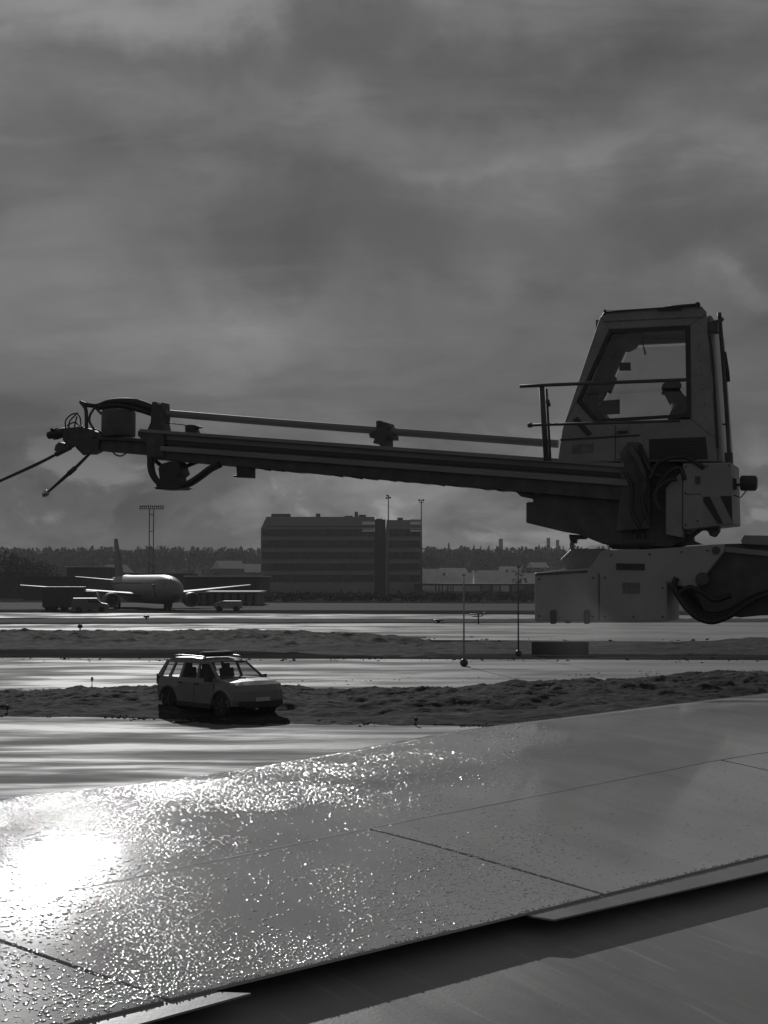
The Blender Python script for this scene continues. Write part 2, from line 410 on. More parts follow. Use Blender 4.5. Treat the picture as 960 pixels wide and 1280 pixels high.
# loose clods and lumps of ice along the edges of the banks
rc = random.Random(77); cl = MB()
ICO = [(0, 0, 1), (.89, 0, .45), (.28, .85, .45), (-.72, .53, .45), (-.72, -.53, .45), (.28, -.85, .45), (.72, .53, -.45), (-.28, .85, -.45), (-.89, 0, -.45), (-.28, -.85, -.45), (.72, -.53, -.45)]
ICF = [(0, 1, 2), (0, 2, 3), (0, 3, 4), (0, 4, 5), (0, 5, 1), (1, 6, 2), (2, 7, 3), (3, 8, 4), (4, 9, 5), (5, 10, 1), (2, 6, 7), (3, 7, 8), (4, 8, 9), (5, 9, 10), (1, 10, 6)]
def clod_at(x, y, r, z=0):
    q = rc.uniform(0, 6.28); c_, s_ = math.cos(q), math.sin(q); sx, sy, sz = rc.uniform(.7, 1.6), rc.uniform(.7, 1.3), rc.uniform(.4, .9)
    cl.add([(x + r * sx * (a * c_ - b * s_) * rc.uniform(.75, 1.25), y + r * sy * (a * s_ + b * c_) * rc.uniform(.75, 1.25), z + r * sz * (c + .25) * rc.uniform(.8, 1.2)) for a, b, c in ICO], ICF, rc.random() < .4)
def edge_line(pa, pb, n, spread, rmax, x0, x1):
    a, b = G(*pa), G(*pb)
    for _ in range(n):
        x = rc.uniform(x0, x1); y = a.y + (b.y - a.y) * (x - a.x) / (b.x - a.x); k = rc.random() ** 2
        if noise.noise(Vector((x * .7, y * .2, 3))) < -.12: continue
        clod_at(x, y + (rc.gauss(.25, spread)), rmax * (.2 + .8 * k))
edge_line((0, 894.5), (560, 907), 2600, .35, .06, -14, 8)
edge_line((0, 866), (480, 852), 700, .8, .05, -22, 30)
edge_line((0, 824), (960, 826), 900, 1.0, .08, -32, 34)
edge_line((0, 797), (960, 803), 500, 1.5, .12, -45, 42)
clo = cl.build('clods', soil, normals=False); tag(clo, 'loose clods of frozen earth and slush along the bank edges', 'clods', kind='stuff')

# rising land beyond the airfield
def hill_z(x, y):
    t = min(1, max(0, (y - 520) / 600)); t = t * t * (3 - 2 * t)
    return -.5 + t * (17.5 + 4.5 * fbm(x, y, 420, 3, 3.3))
mbh = MB(); mbh.grid(lambda a, b: Vector((-900 + 1800 * a, 500 + 1500 * b, hill_z(-900 + 1800 * a, 500 + 1500 * b))), 90, 70)
hl = mbh.build('hillside', mat('hillside_soil', .05, .95, var=.6, vscale=.03, spec=0), normals=False); hl['kind'] = 'structure'
# ---------------------------------------------------------------- the wing outside the window
WX = Vector((.725, .688, 0)).normalized(); WY = Vector((-WX.y, WX.x, 0))
T0 = Vector((-.70, 4.51, 0)); Z_TE = CAM_H - 1.3
def slope_rise(w):
    "rise over w in 0..1 for unit chord (integral of the slope)"
    s0 = .170; q = min(w, 1.0); k = .25; m = .62
    if q > k: t = min(q - k, m + .06); return s0 * (k + t - t * t / (2 * m)) - (.55 * (w - 1) ** 1.6 if w > 1 else 0)
    return s0 * q
# crest distance from the trailing edge line, solved from the outline seen in the photo
sil = [(-60, 1007), (0, 1001), (120, 988), (240, 976), (360, 956), (480, 934), (600, 911), (720, 897), (840, 882), (960, 868), (1010, 861)]
vc_tab = []
for px, py in sil:
    v = 2.5
    for _ in range(40):
        z = Z_TE + v * slope_rise(1.0)
        p = G(px, py, z); v2 = (p - T0).dot(WY); v = .5 * v + .5 * v2
    vc_tab.append(((p - T0).dot(WX), v))
lo_s = (vc_tab[1][1] - vc_tab[0][1]) / (vc_tab[1][0] - vc_tab[0][0])
vc_tab = [(-2.5, max(1.6, vc_tab[0][1] + lo_s * (-2.5 - vc_tab[0][0])))] + vc_tab + [(22, vc_tab[-1][1] - .9)]
vc_f0 = interp(vc_tab)
def vc_f(u): return sum(vc_f0(u + k * .18) for k in range(-3, 4)) / 7
def wing_z(u, v):
    vc = vc_f(u)
    if v < 0: return Z_TE + .2 * v
    return Z_TE + vc * slope_rise(v / vc)
def W(u, v, dz=0): q = T0 + WX * u + WY * v; return Vector((q.x, q.y, wing_z(u, v) + dz))
def wing_hit(px, py):
    z = Z_TE
    for _ in range(60):
        p = G(px, py, z); u = (p - T0).dot(WX); v = (p - T0).dot(WY); z = .5 * z + .5 * wing_z(u, v)
    return u, v
HL = [wing_hit(*p) for p in ((60, 1120), (460, 1036), (900, 950))]
hinge = interp([(-2.5, HL[0][1] - (HL[1][1] - HL[0][1]) / (HL[1][0] - HL[0][0]) * (HL[0][0] + 2.5))] + HL + [(22, HL[2][1] + .2)])
gapA = (wing_hit(740, 1112)[0], wing_hit(460, 1036)[0])       # (u at the edge, u at the hinge)
gapB_te = wing_hit(200, 1243)[0]; sk = gapA[1] - gapA[0]
b2 = wing_hit(0, 1175); gapB = (gapB_te, gapB_te + (b2[0] - gapB_te) / max(.3, b2[1]) * hinge(0))
c1, c2 = wing_hit(900, 950), wing_hit(960, 963); gapC = (c1[0] + (c2[0] - c1[0]) / (c1[1] - c2[1]) * c1[1], c1[0])
print('WING', 'vc', [(round(a, 2), round(b, 2)) for a, b in vc_tab], 'hinge', HL, 'gaps', gapA, gapB, gapC)

def wing_mat(name, base, rough, drops, spec=.5, streak=0.0, metal=0.0):
    m = bpy.data.materials.new(name); m.use_nodes = True
    nt = m.node_tree; N = nt.nodes; L = nt.links; b = N['Principled BSDF']
    b.inputs['Specular IOR Level'].default_value = spec; b.inputs['Metallic'].default_value = metal
    tc = N.new('ShaderNodeTexCoord'); mp = N.new('ShaderNodeMapping')
    mp.inputs['Rotation'].default_value = (0, 0, -math.atan2(WX.y, WX.x)); L.new(tc.outputs['Object'], mp.inputs[0])
    st = N.new('ShaderNodeMapping'); st.inputs['Scale'].default_value = (3.2, .8, 1); st.inputs['Rotation'].default_value = (0, 0, R(-22)); L.new(mp.outputs[0], st.inputs[0])
    n = N.new('ShaderNodeTexNoise'); n.inputs['Scale'].default_value = 1.3; n.inputs['Detail'].default_value = 7; n.inputs['Roughness'].default_value = .65; n.inputs['Distortion'].default_value = .4
    L.new(st.outputs[0], n.inputs['Vector'])
    big = N.new('ShaderNodeTexNoise'); big.inputs['Scale'].default_value = 1.1; big.inputs['Detail'].default_value = 3; L.new(mp.outputs[0], big.inputs['Vector'])
    add = N.new('ShaderNodeMath'); add.operation = 'MULTIPLY_ADD'; add.inputs[1].default_value = .5; L.new(n.outputs[0], add.inputs[0])
    h = N.new('ShaderNodeMath'); h.operation = 'MULTIPLY'; h.inputs[1].default_value = .5; L.new(big.outputs[0], h.inputs[0]); L.new(h.outputs[0], add.inputs[2])
    r = N.new('ShaderNodeValToRGB'); e = r.color_ramp.elements
    e[0].position = .36; e[0].color = (base * .86,) * 3 + (1,); e[1].position = .64; e[1].color = (base * 1.1,) * 3 + (1,)
    L.new(add.outputs[0], r.inputs[0]); last = r.outputs[0]
    if streak:
        s2 = N.new('ShaderNodeMapping'); s2.inputs['Scale'].default_value = (14.0, .8, 1); s2.inputs['Rotation'].default_value = (0, 0, R(-24)); L.new(mp.outputs[0], s2.inputs[0])
        ns = N.new('ShaderNodeTexNoise'); ns.inputs['Scale'].default_value = 1.0; ns.inputs['Detail'].default_value = 8; ns.inputs['Roughness'].default_value = .75; ns.inputs['Distortion'].default_value = .25; L.new(s2.outputs[0], ns.inputs['Vector'])
        rs = N.new('ShaderNodeValToRGB'); e = rs.color_ramp.elements; e[0].position = .58; e[0].color = (0, 0, 0, 1); e[1].position = .67; e[1].color = (streak,) * 3 + (1,)
        L.new(ns.outputs[0], rs.inputs[0])
        mx = N.new('ShaderNodeMixRGB'); mx.inputs[2].default_value = (.5, .5, .5, 1); L.new(rs.outputs[0], mx.inputs[0]); L.new(last, mx.inputs[1]); last = mx.outputs[0]
    L.new(last, b.inputs['Base Color'])
    mr = N.new('ShaderNodeMapRange'); mr.inputs[1].default_value = .35; mr.inputs[2].default_value = .65; mr.inputs[3].default_value = rough * .8; mr.inputs[4].default_value = rough * 1.25
    L.new(add.outputs[0], mr.inputs[0]); L.new(mr.outputs[0], b.inputs['Roughness'])
    bp = N.new('ShaderNodeBump'); bp.inputs['Distance'].default_value = .0010; bp.inputs['Strength'].default_value = .5; L.new(n.outputs[0], bp.inputs['Height'])
    # residue of fluid: fine orange-peel of tiny drops
    fn = N.new('ShaderNodeTexNoise'); fn.inputs['Scale'].default_value = 70; fn.inputs['Detail'].default_value = 3; L.new(mp.outputs[0], fn.inputs['Vector'])
    bp2 = N.new('ShaderNodeBump'); bp2.inputs['Distance'].default_value = drops; L.new(fn.outputs[0], bp2.inputs['Height']); L.new(bp.outputs[0], bp2.inputs['Normal'])
    L.new(bp2.outputs[0], b.inputs['Normal'])
    return m
wm = wing_mat('wet_grey_wing_paint', .52, .108, .00012, .45)
wm2 = wing_mat('flap_grey_paint', .29, .38, .0006, .4, streak=.75)
lipm = wing_mat('bare_edge_metal', .3, .4, .0004, .5)
dark = mat('cavity_shade_black', .03, .8)  # near-black base paints in the shade of the wing cavity
wing = empty('airliner_wing', (T0.x, T0.y, Z_TE), 0, 'wet grey airliner wing covered in glittering drops, filling the foreground', 'wing')
WO = wing.location
def wpart(mb, name, m, parent=wing, **k): return mb.build(name, m, parent, origin=WO, **k)
def thick_sheet(mb, fn, nu, nv, t):
    "sheet fn(a,b) with an underside t below and closed rims"
    top = [fn(i / nu, j / nv) for j in range(nv + 1) for i in range(nu + 1)]
    w = nu + 1; n = len(top); vs = top + [p - Vector((0, 0, t)) for p in top]
    mb.add(vs, [])
    o = len(mb.v) - 2 * n
    for j in range(nv):
        for i in range(nu):
            q = [j * w + i, j * w + i + 1, (j + 1) * w + i + 1, (j + 1) * w + i]
            mb.f.append([o + k for k in q]); mb.sm.append(True)
            mb.f.append([o + n + k for k in q[::-1]]); mb.sm.append(True)
    # rims get their own vertices, so the corner stays crisp
    rim = [(j * w, (j + 1) * w) for j in range(nv)] + [(j * w + nu, (j + 1) * w + nu) for j in range(nv)] + [(i, i + 1) for i in range(nu)] + [(nv * w + i, nv * w + i + 1) for i in range(nu)]
    for a, c in rim:
        mb.add([vs[a], vs[c], vs[c + n], vs[a + n]], [(0, 1, 2, 3)])
# forward skin, from the hinge line over the crest and round the leading edge
U0, U1 = -2.4, 20.0
def skin(a, b):
    a = a ** 1.5 if a > 0 else 0
    u = U0 + (U1 - U0) * a; vc = vc_f(u); vh = hinge(u); v1 = vc * 1.22
    v = vh + (v1 - vh) * b; return W(u, v)
mb = MB(); mb.grid(skin, 150, 44)
def nose(a, b):
    a = a ** 1.5 if a > 0 else 0
    u = U0 + (U1 - U0) * a; vc = vc_f(u); p = W(u, vc * 1.22); th = b * math.pi
    return p + WY * (.28 * math.sin(th) + .0) + Vector((0, 0, -.2 * (1 - math.cos(th))))
mb.grid(nose, 150, 8)
wpart(mb, 'wing_skin', wm, normals=False)
# spoiler panels
SP_T = .010; GAP = .026
cuts = [(-2.4 , -2.4 + (gapB[1] - gapB[0]))] + [gapB, gapA, gapC] + [(gapC[0] + 2.3, gapC[1] + 2.3), (gapC[0] + 4.6, gapC[1] + 4.6), (gapC[0] + 7, gapC[1] + 7)]
for i in range(len(cuts) - 1):
    (l0, l1), (r0, r1) = cuts[i], cuts[i + 1]
    def sp(a, b):
        ul = l0 + (l1 - l0) * b + GAP / 2; ur = r0 + (r1 - r0) * b - GAP / 2
        u = ul + (ur - ul) * a
        return W(u, b * hinge(u), 0.0)
    mb = MB(); thick_sheet(mb, sp, 40, 24, SP_T); wpart(mb, 'spoiler', wm, normals=False)
# rubber seal along the hinge line, a little ragged
def seal_(a, b):
    u = U0 + (U1 - U0) * a ** 1.6; k = noise.noise(Vector((u * 9, 0, 0))) * .004 + noise.noise(Vector((u * 2, 5, 0))) * .006
    return W(u, hinge(u) + k + (b - .5) * (.007 + .005 * noise.noise(Vector((u * 5, 9, 0)))), .0012)
mb = MB(); mb.grid(seal_, 900, 1); wpart(mb, 'hinge_seal', mat('seal_grey', .09, .7), normals=False)
# black sheet under the spoilers, painting the shade seen down the gaps
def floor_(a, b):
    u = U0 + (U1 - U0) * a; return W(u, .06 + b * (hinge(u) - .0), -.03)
mb = MB(); mb.grid(floor_, 120, 10); wpart(mb, 'gap_shade_sheet', dark, normals=False)
# ledges of the lower panel that peek out below the spoiler edge
uR = wing_hit(645, 1137)[0]; uL = wing_hit(250, 1231)[0]
def ledge(u0, u1, w0, w1, skew0, skew1):
    def fn(a, b):
        vv = -(w0 + (w1 - w0) * a) * (1 - b); k = 1 - b
        u = u0 + (u1 - u0) * a + skew0 * k * (1 - a) + skew1 * k * a
        if b > .99: vv = .25
        return W(u, vv, -.006)
    mb = MB(); thick_sheet(mb, fn, 40, 4, .007); return mb
LEDGE_R = ledge(uR, 16, .085, .5, .08, 0); wpart(LEDGE_R, 'trailing_edge_panel', lipm, normals=False)
LEDGE_L = ledge(-2.4, uL, .16, .07, 0, .12); wpart(LEDGE_L, 'trailing_edge_panel', lipm, normals=False)
# flap below and behind
FLAP_DROP = .078
def flap(a, b):
    u = -3.2 + 23 * a ** 1.4; v = 1.0 - 4.2 * b
    z = Z_TE - FLAP_DROP + (.10 * v if v > 0 else .13 * v - .035 * v * v)
    q = T0 + WX * u + WY * v; return Vector((q.x, q.y, z))
mb = MB(); mb.grid(flap, 120, 50); wpart(mb, 'flap', wm2, normals=False)
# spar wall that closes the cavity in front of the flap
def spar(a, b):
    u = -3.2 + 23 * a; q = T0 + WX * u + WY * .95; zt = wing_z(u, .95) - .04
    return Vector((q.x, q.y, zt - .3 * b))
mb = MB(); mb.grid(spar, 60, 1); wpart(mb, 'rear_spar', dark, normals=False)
# drops of fluid and slush lying on the wing
rnd = random.Random(5)
drops = MB()
def drop(u, v, r, hgt, el, ang, surf=W):
    c = surf(u, v); e = .02
    du = (surf(u + e, v) - surf(u - e, v)).normalized(); dv = (surf(u, v + e) - surf(u, v - e)); n = du.cross(dv).normalized()
    if n.z < 0: n = -n
    tv = n.cross(du); ca, sa = math.cos(ang), math.sin(ang)
    X = (du * ca + tv * sa) * el; Y = (tv * ca - du * sa)
    seg = 7; vs = []; ph = rnd.random() * 6
    jit = [1 + .22 * math.sin(k * 2.1 + ph) for k in range(seg)]
    for rr, hh in ((1.0, -.12), (.78, .55), (.42, .9)):
        for k in range(seg):
            th = 2 * math.pi * k / seg
            vs.append(c + (X * math.cos(th) + Y * math.sin(th)) * r * rr * jit[k] + n * hgt * hh)
    vs.append(c + n * hgt)
    fs = []
    for i in range(2):
        for k in range(seg):
            k2 = (k + 1) % seg; fs.append((i * seg + k, i * seg + k2, (i + 1) * seg + k2, (i + 1) * seg + k))
    for k in range(seg): fs.append((2 * seg + k, 2 * seg + (k + 1) % seg, 3 * seg))
    drops.add(vs, fs, True)
n_d = 0
def dens_px(px, py, w):
    d = 0
    # thick on the forward part to the left, thinning towards the right and the edge
    f = min(1, max(0, (w - .40) / .28)); f = f * f * (3 - 2 * f)
    d = f * .85 * min(1, max(0, (780 - px) / 330)) ** .8 + (1 - f) * .33 * min(1, max(.0, (860 - px) / 420))
    return d
def to_px(p):
    q = p - Vector((0, 0, CAM_H)); c, s = math.cos(PITCH), math.sin(PITCH)
    dep = q.y * c + q.z * s; up = -q.y * s + q.z * c
    return 480 + 1800 * q.x / dep, 640 - 1800 * up / dep
tries = 0
while n_d < 47000 and tries < 1400000:
    tries += 1
    px = rnd.uniform(-260, 960); py = rnd.uniform(880, 1275)
    u, v = None, None
    p = G(px, py, Z_TE + .18); u = (p - T0).dot(WX); v = (p - T0).dot(WY)
    vc = vc_f(u)
    if v < .02 or v > vc * 1.04: continue
    w = v / vc
    x, y = to_px(W(u, v))
    if x < -380 or x > 990: continue
    cl = .55 + 1.1 * noise.noise(Vector((u * 2.3, v * 2.3, 4.4)))
    d = dens_px(x, y, w)
    d = max(.035, d * max(.1, cl))
    if rnd.random() > d * (.62 + .38 * min(1, max(0, (x - 60) / 300))): continue
    if abs(v - hinge(u)) < .012: continue
    dist = p.length
    r = rnd.choice((.0022, .0028, .0034, .004, .0052, .0068)) * (.8 + .6 * rnd.random()) * (1.15 if w > .6 else .85)
    lf = min(1, max(0, (x - 120) / 330)); drop(u, v, r, r * rnd.uniform(.24 - .12 * lf, .46 - .22 * lf), rnd.uniform(.9, 1.9), rnd.uniform(-.9, .5)); n_d += 1
# beads along the spoiler edge
for k in range(900):
    u = rnd.uniform(-.8, 4.8)
    if rnd.random() > .85 - u * .16: continue
    drop(u, rnd.uniform(.0, .016), rnd.uniform(.002, .0045), rnd.uniform(.002, .004), 1.3, 0)
dm = mat('clear_fluid_drop', .55, .09, spec=1.0)
dm.node_tree.nodes['Principled BSDF'].inputs['IOR'].default_value = 2.1
dr = drops.build('fluid_drops', dm, origin=WO, normals=False)
tag(dr, 'beads of de-icing fluid and slush scattered over the wing top', 'drops', kind='stuff')
print('drops', n_d, tries)
# ---------------------------------------------------------------- de-icing truck: boom cab, spray boom, lift arm, chassis right of the frame
paint = mat('truck_grey_paint', .34, .45, var=.18, vscale=2.5, dirt=.5, rvar=.12)
paint2 = mat('truck_light_panel', .36, .5, var=.12, vscale=2.0, dirt=.4)
alu = mat('boom_aluminium', .30, .62, metal=.1, var=.2, vscale=3, stretch=(.3, 2, 2), dirt=.3)
steel = mat('dark_steel', .125, .6, metal=.3, var=.3, vscale=5, dirt=.3)
blk = mat('black_rubber', .05, .45, var=.3, vscale=8)
blkp = mat('black_paint', .06, .5)
chrome = mat('bright_steel', .6, .25, metal=1.0)
cabglass = glass('cab_glass', .86)
YA = R(20); DX = Vector((math.cos(YA), -math.sin(YA), 0)); DY = Vector((math.sin(YA), math.cos(YA), 0))
DO = Vector((3.2, 18, 0)); SHIFT = 8.2
truck = empty('deicing_truck', DO + DX * SHIFT, -YA, 'aircraft de-icing truck whose raised operator cab and long spray boom reach over the wing', 'truck')
def D(px, py, yl=0.0):
    r = ray(px, py); o = Vector((0, 0, CAM_H))
    t = (DO - o).dot(DY) + yl; t = t / r.dot(DY); p = o + r * t
    return ((p - DO).dot(DX) - SHIFT, p.z)
def D3(px, py, yl=0.0): x, z = D(px, py, yl); return Vector((x, yl, z))
def pp(pts, yl=0.0): return [D(a, b, yl) for a, b in pts]
def tpart(mb, name, m, parent=truck, **k): return mb.build(name, m, parent, **k)
CW = 1.35
# --- operator cab
outer = [(697, 577), (703, 536), (750, 396), (757, 391), (876, 386), (883, 392), (896, 577)]
OUT = pp(outer)
def ring_piece(mb, idx_pts, y0, y1): mb.prism(pp(idx_pts), y0, y1)
cab = MB()
for (y0, y1) in ((0, .09), (CW - .09, CW)):
    ring_piece(cab, [(703, 536), (750, 396), (762, 412), (721, 502)], y0, y1)                      # front pillar
    ring_piece(cab, [(750, 396), (757, 391), (876, 386), (883, 392), (862, 407), (762, 412)], y0, y1)  # roof rail
    ring_piece(cab, [(862, 407), (883, 392), (894, 548), (863, 524)], y0, y1)                        # rear pillar
    ring_piece(cab, [(703, 536), (721, 502), (745, 528), (863, 524), (894, 548), (896, 577), (697, 577)], y0, y1)   # lower side
tp = lambda a, b: D(a, b)
def cross(mb, a, b, th, y0=.09, y1=CW - .09):
    "cross member between the two sides, section running from a to b"
    (x0, z0), (x1, z1) = D(*a), D(*b); d = Vector((x1 - x0, z1 - z0)); n = Vector((-d.y, d.x)).normalized() * th
    mb.prism([(x0, z0), (x1, z1), (x1 + n.x, z1 + n.y), (x0 + n.x, z0 + n.y)], y0, y1)
cross(cab, (752, 397), (880, 391), -.05)              # roof
cross(cab, (703, 537), (706, 528), -.07); cross(cab, (743, 418), (750, 398), -.07)
cross(cab, (894, 548), (896, 577), .05); cross(cab, (883, 393), (885, 424), .05)
cross(cab, (885, 424), (894, 548), .05)   # rear wall
cross(cab, (698, 576), (896, 577), .05)               # floor
cross(cab, (697, 577), (703, 537), -.05)              # front apron
c_ = tpart(cab, 'operator_cab', paint, bevel=.012)
# roof lip and drip rail
m = MB(); m.prism(pp([(755, 399), (879, 393), (880, 396), (754, 402)]), -.02, .0); m.prism(pp([(751, 397), (757, 388), (877, 383), (884, 391), (879, 394), (757, 399)]), -.012, -.002); tpart(m, 'drip_rail', paint, c_, bevel=.004)
# rubber window seal and dark inner lining
seal = MB()
win = [(762, 412), (862, 407), (864, 521), (744, 528), (721, 502)]
wo = pp(win); cx = sum(p[0] for p in wo) / 5; cz = sum(p[1] for p in wo) / 5
for k in range(5):
    a, b = wo[k], wo[(k + 1) % 5]
    ia = (a[0] + (cx - a[0]) * .075, a[1] + (cz - a[1]) * .075); ib = (b[0] + (cx - b[0]) * .075, b[1] + (cz - b[1]) * .075)
    seal.prism([a, b, ib, ia], -.012, .045)
tpart(seal, 'window_seal', blk, c_)
wi = [(a[0] + (cx - a[0]) * .05, a[1] + (cz - a[1]) * .05) for a in wo]
for yl in (.03, CW - .03):
    g = MB(); g.prism(wi, yl, yl + .006); tpart(g, 'side_window', cabglass, c_)
# windshield (slanted, between the front pillars)
(x0, z0), (x1, z1) = D(706, 530), D(747, 404)
g = MB(); g.add([(x0, .09, z0), (x0, CW - .09, z0), (x1, CW - .09, z1), (x1, .09, z1), (x0 + .008, .09, z0), (x0 + .008, CW - .09, z0), (x1 + .008, CW - .09, z1), (x1 + .008, .09, z1)], [(0, 1, 2, 3), (4, 5, 6, 7), (0, 1, 5, 4), (2, 3, 7, 6)]); tpart(g, 'windshield', cabglass, c_)
# inside: dark console column, screens, sun visor, aerial
m = MB()
for py0, py1, w in ((418, 452, 30), (452, 500, 24), (500, 530, 30)):
    pass
m.prism(pp([(757, 410), (806, 412), (796, 424), (790, 432), (782, 436), (766, 436), (757, 432)], .9), .25, 1.2)   # visor and roof console
m.prism(pp([(748, 432), (766, 434), (752, 470), (746, 505), (756, 520), (764, 534), (728, 534), (716, 505)], .9), .9, 1.26)     # far front pillar lining and console
tpart(m, 'dashboard', blkp, c_, bevel=.01)
m = MB(); m.prism(pp([(759, 449), (773, 452), (765, 467), (771, 473), (763, 492), (748, 485)], .75), .7, .8); tpart(m, 'control_screen', blkp, c_, bevel=.01)
m = MB(); m.prism(pp([(774, 453), (788, 453), (788, 463), (774, 463)], 1.2), 1.2, 1.23); tpart(m, 'mirror', blkp, c_)
m = MB(); m.prism(pp([(751, 501), (774, 499), (774, 517), (752, 518)], .6), .6, .66); m.tube([D3(752, 508, .63), D3(744, 512, .7), D3(740, 522, .9)], .02); tpart(m, 'monitor', blkp, c_, bevel=.006)
[tpart(MB().tube([D3(a, b, .5) for a, b in q], r_), 'aerial_wire', blkp, c_) for q, r_ in (([(747, 501), (752, 497), (758, 493)], .012), ([(788, 422), (863, 424)], .007), ([(822, 424), (824, 427), (828, 426)], .006))]
tpart(MB().tube([D3(800, 419, .5), D3(804, 432, .5), D3(807, 443, .5)], [.007, .007, .014]), 'microphone', blkp, c_)
seat = MB(); seat.box(Vector(((D(853, 560, .7))[0], .68, D(853, 562, .7)[1])), (.5, .5, .14)); seat.prism(pp([(866, 560), (858, 556), (866, 500), (872, 480), (878, 482), (878, 556)], .7), .45, .9)
tpart(seat, 'operator_seat', blk, c_, bevel=.03)
# wiper on the roof edge
m = MB(); m.tube([D3(757, 390, -.03), D3(800, 387, -.05), D3(838, 384.5, -.05)], .012); m.tube([D3(836, 384, -.05), D3(874, 381, -.05)], .022); m.tube([D3(872, 381, -.09), D3(872, 381, .02)], .035, 12)
m.prism(pp([(822, 388), (832, 383.5), (846, 383), (852, 387)], -.04), -.06, .05); m.box(D3(756, 390, -.03), (.02, .03, .06)); tpart(m, 'window_wiper', blkp, c_)
# vents, fold lines and side openings low on the cab
m = MB(); m.prism(pp([(811, 549), (882, 546), (885, 574), (812, 575)]), -.004, .01)
for k in range(6): m.prism(pp([(813, 552 + k * 4), (882, 549.5 + k * 4), (882, 551 + k * 4), (813, 553.5 + k * 4)]), -.014, -.004)
tpart(m, 'side_vent', blkp, c_)
m = MB(); m.prism(pp([(716, 525), (722, 521), (740, 542), (734, 545)]), -.02, -.001); m.prism(pp([(700, 549), (800, 543), (800, 545), (700, 551)]), -.01, -.001); tpart(m, 'side_step', blkp, c_)
# rear corner: bright panel, pipes, bracket, aerials
m = MB(); (xr, zr), (xs, zs) = D(883, 395), D(896, 577)
m.hexa([(xr + .052, .12, zr - .1), (xr + .052, CW - .15, zr - .1), (xr + .075, CW - .15, zr - .1), (xr + .075, .12, zr - .1)], [(xs + .052, .12, zs), (xs + .052, CW - .15, zs), (xs + .075, CW - .15, zs), (xs + .075, .12, zs)])
tpart(m, 'rear_panel', mat('white_panel', .62, .35), c_)
m = MB(); m.tube([D3(899, 391, .3), D3(903, 440, .3), D3(908, 510, .3), D3(912, 577, .3)], .026); tpart(m, 'exhaust_pipe', steel, c_)
m = MB(); m.tube([D3(892, 404, .15), D3(899, 402, .28), D3(903, 398, .3)], .03); m.box(D3(892, 410, .12), (.12, .2, .12)); tpart(m, 'pipe_bracket', steel, c_); m = MB(); m.box(D3(911, 573, .3), (.09, .09, .14)); tpart(m, 'pipe_foot', steel, c_); tpart(MB().tube([D3(893, 520, .1), D3(901, 530, .2), D3(909, 531, .3)], .012), 'pipe_bracket', steel, c_)
m = MB(); m.tube([D3(886, 412, .0), D3(890, 440, .0), D3(893, 480, .0), D3(897, 560, .0)], .014); m.tube([D3(905, 440, .33), D3(909, 465, .35), D3(910, 477, .35)], .03); tpart(m, 'hydraulic_line', blk, c_)
# door seam, hinges, handle, rivets
m = MB(); m.tube([D3(769, 532, -.002), D3(769, 574, -.002), D3(806, 575, -.002)], .006, 5); tpart(m, 'door_seam', blkp, c_)
m = MB(); m.box(D3(778, 540, -.02), (.14, .03, .03)); tpart(m, 'door_handle', blkp, c_, bevel=.006)
m = MB()
for k in range(9): m.lathe([(0, .009), (.006, .007)], D3(760 + k * 14.5, 401.5 - k * .7, .0), (0, -1, 0), 6)
for k in range(8): m.lathe([(0, .009), (.006, .007)], D3(872.5 + k * 1.6, 415 + k * 18, .0), (0, -1, 0), 6)
m.lathe([(0, .009), (.006, .007)], D3(712, 545, 0), (0, -1, 0), 6); o_r = tpart(m, 'rivets', steel, c_); o_r['kind'] = 'stuff'
m = MB(); m.prism(pp([(715, 556), (742, 554.5), (742, 566), (715, 567.5)]), -.004, .0); tpart(m, 'data_plate', mat('plate_worn', .2, .5, var=.4, vscale=14), c_)
# --- guard rails on the near side
m = MB(); m.tube([D3(650, 483, -.45), D3(690, 481, -.45), D3(862, 474.5, -.4)], .022); m.tube([D3(662, 531.5, -.45), D3(850, 526, -.4)], .018)
m.tube([D3(677, 484, -.45), D3(683, 576, -.45)], .035); m.tube([D3(683, 486, -.35), D3(688, 576, -.35)], .016); m.tube([D3(660, 531.5, -.45), D3(665, 531.5, -.45)], .03)
m.tube([D3(684, 500, -.35), D3(686, 508, -.35)], .028); tpart(m, 'guard_rail', steel)
# --- telescopic spray boom, channel section: flanges stand out in front of recessed webs
def band(mb, tl, tr, br, bl, y0, y1): mb.prism(pp([tl, tr, br, bl], y0), y0, y1)
b = MB()
band(b, (178, 537), (788, 580), (788, 620), (178, 566), .06, .34)       # web
band(b, (174, 536), (780, 579), (780, 584.5), (174, 540), -.03, .40)     # top flange
band(b, (196, 541), (785, 584.5), (785, 592), (196, 549), .035, .06)
tpart(b, 'spray_boom', alu, bevel=.006)
b = MB(); band(b, (200, 557.5), (790, 600), (790, 608), (200, 563.5), -.05, .06); bm_lo = tpart(b, 'lower_rail', alu, bevel=.006)
b = MB(); band(b, (190, 549), (790, 592), (790, 597), (190, 554), .01, .06); tpart(b, 'dark_channel', blkp)
b = MB(); band(b, (184, 562), (800, 608), (800, 628), (184, 573), .0, .30); tpart(b, 'bottom_beam', steel, bevel=.01)
b = MB()
rr = random.Random(2); x = 312
while x < 640:
    w = rr.uniform(6, 22); y = 583.5 + (x - 312) * .0895
    b.prism(pp([(x, y - 3), (x + w, y - 3 + w * .09), (x + w, y + rr.uniform(.6, 2.8) + w * .09), (x + w * .4, y + rr.uniform(1, 3.5)), (x, y + .5)], .1), .05, .25); x += w + rr.uniform(-2, 5)
tpart(b, 'cable_chain', blk)
b = MB(); b.tube([D3(194, 515.5, .12), D3(330, 527, .12), D3(476, 538.5, .12), D3(698, 555, .12)], .052, 12); tpart(b, 'fluid_pipe', alu)
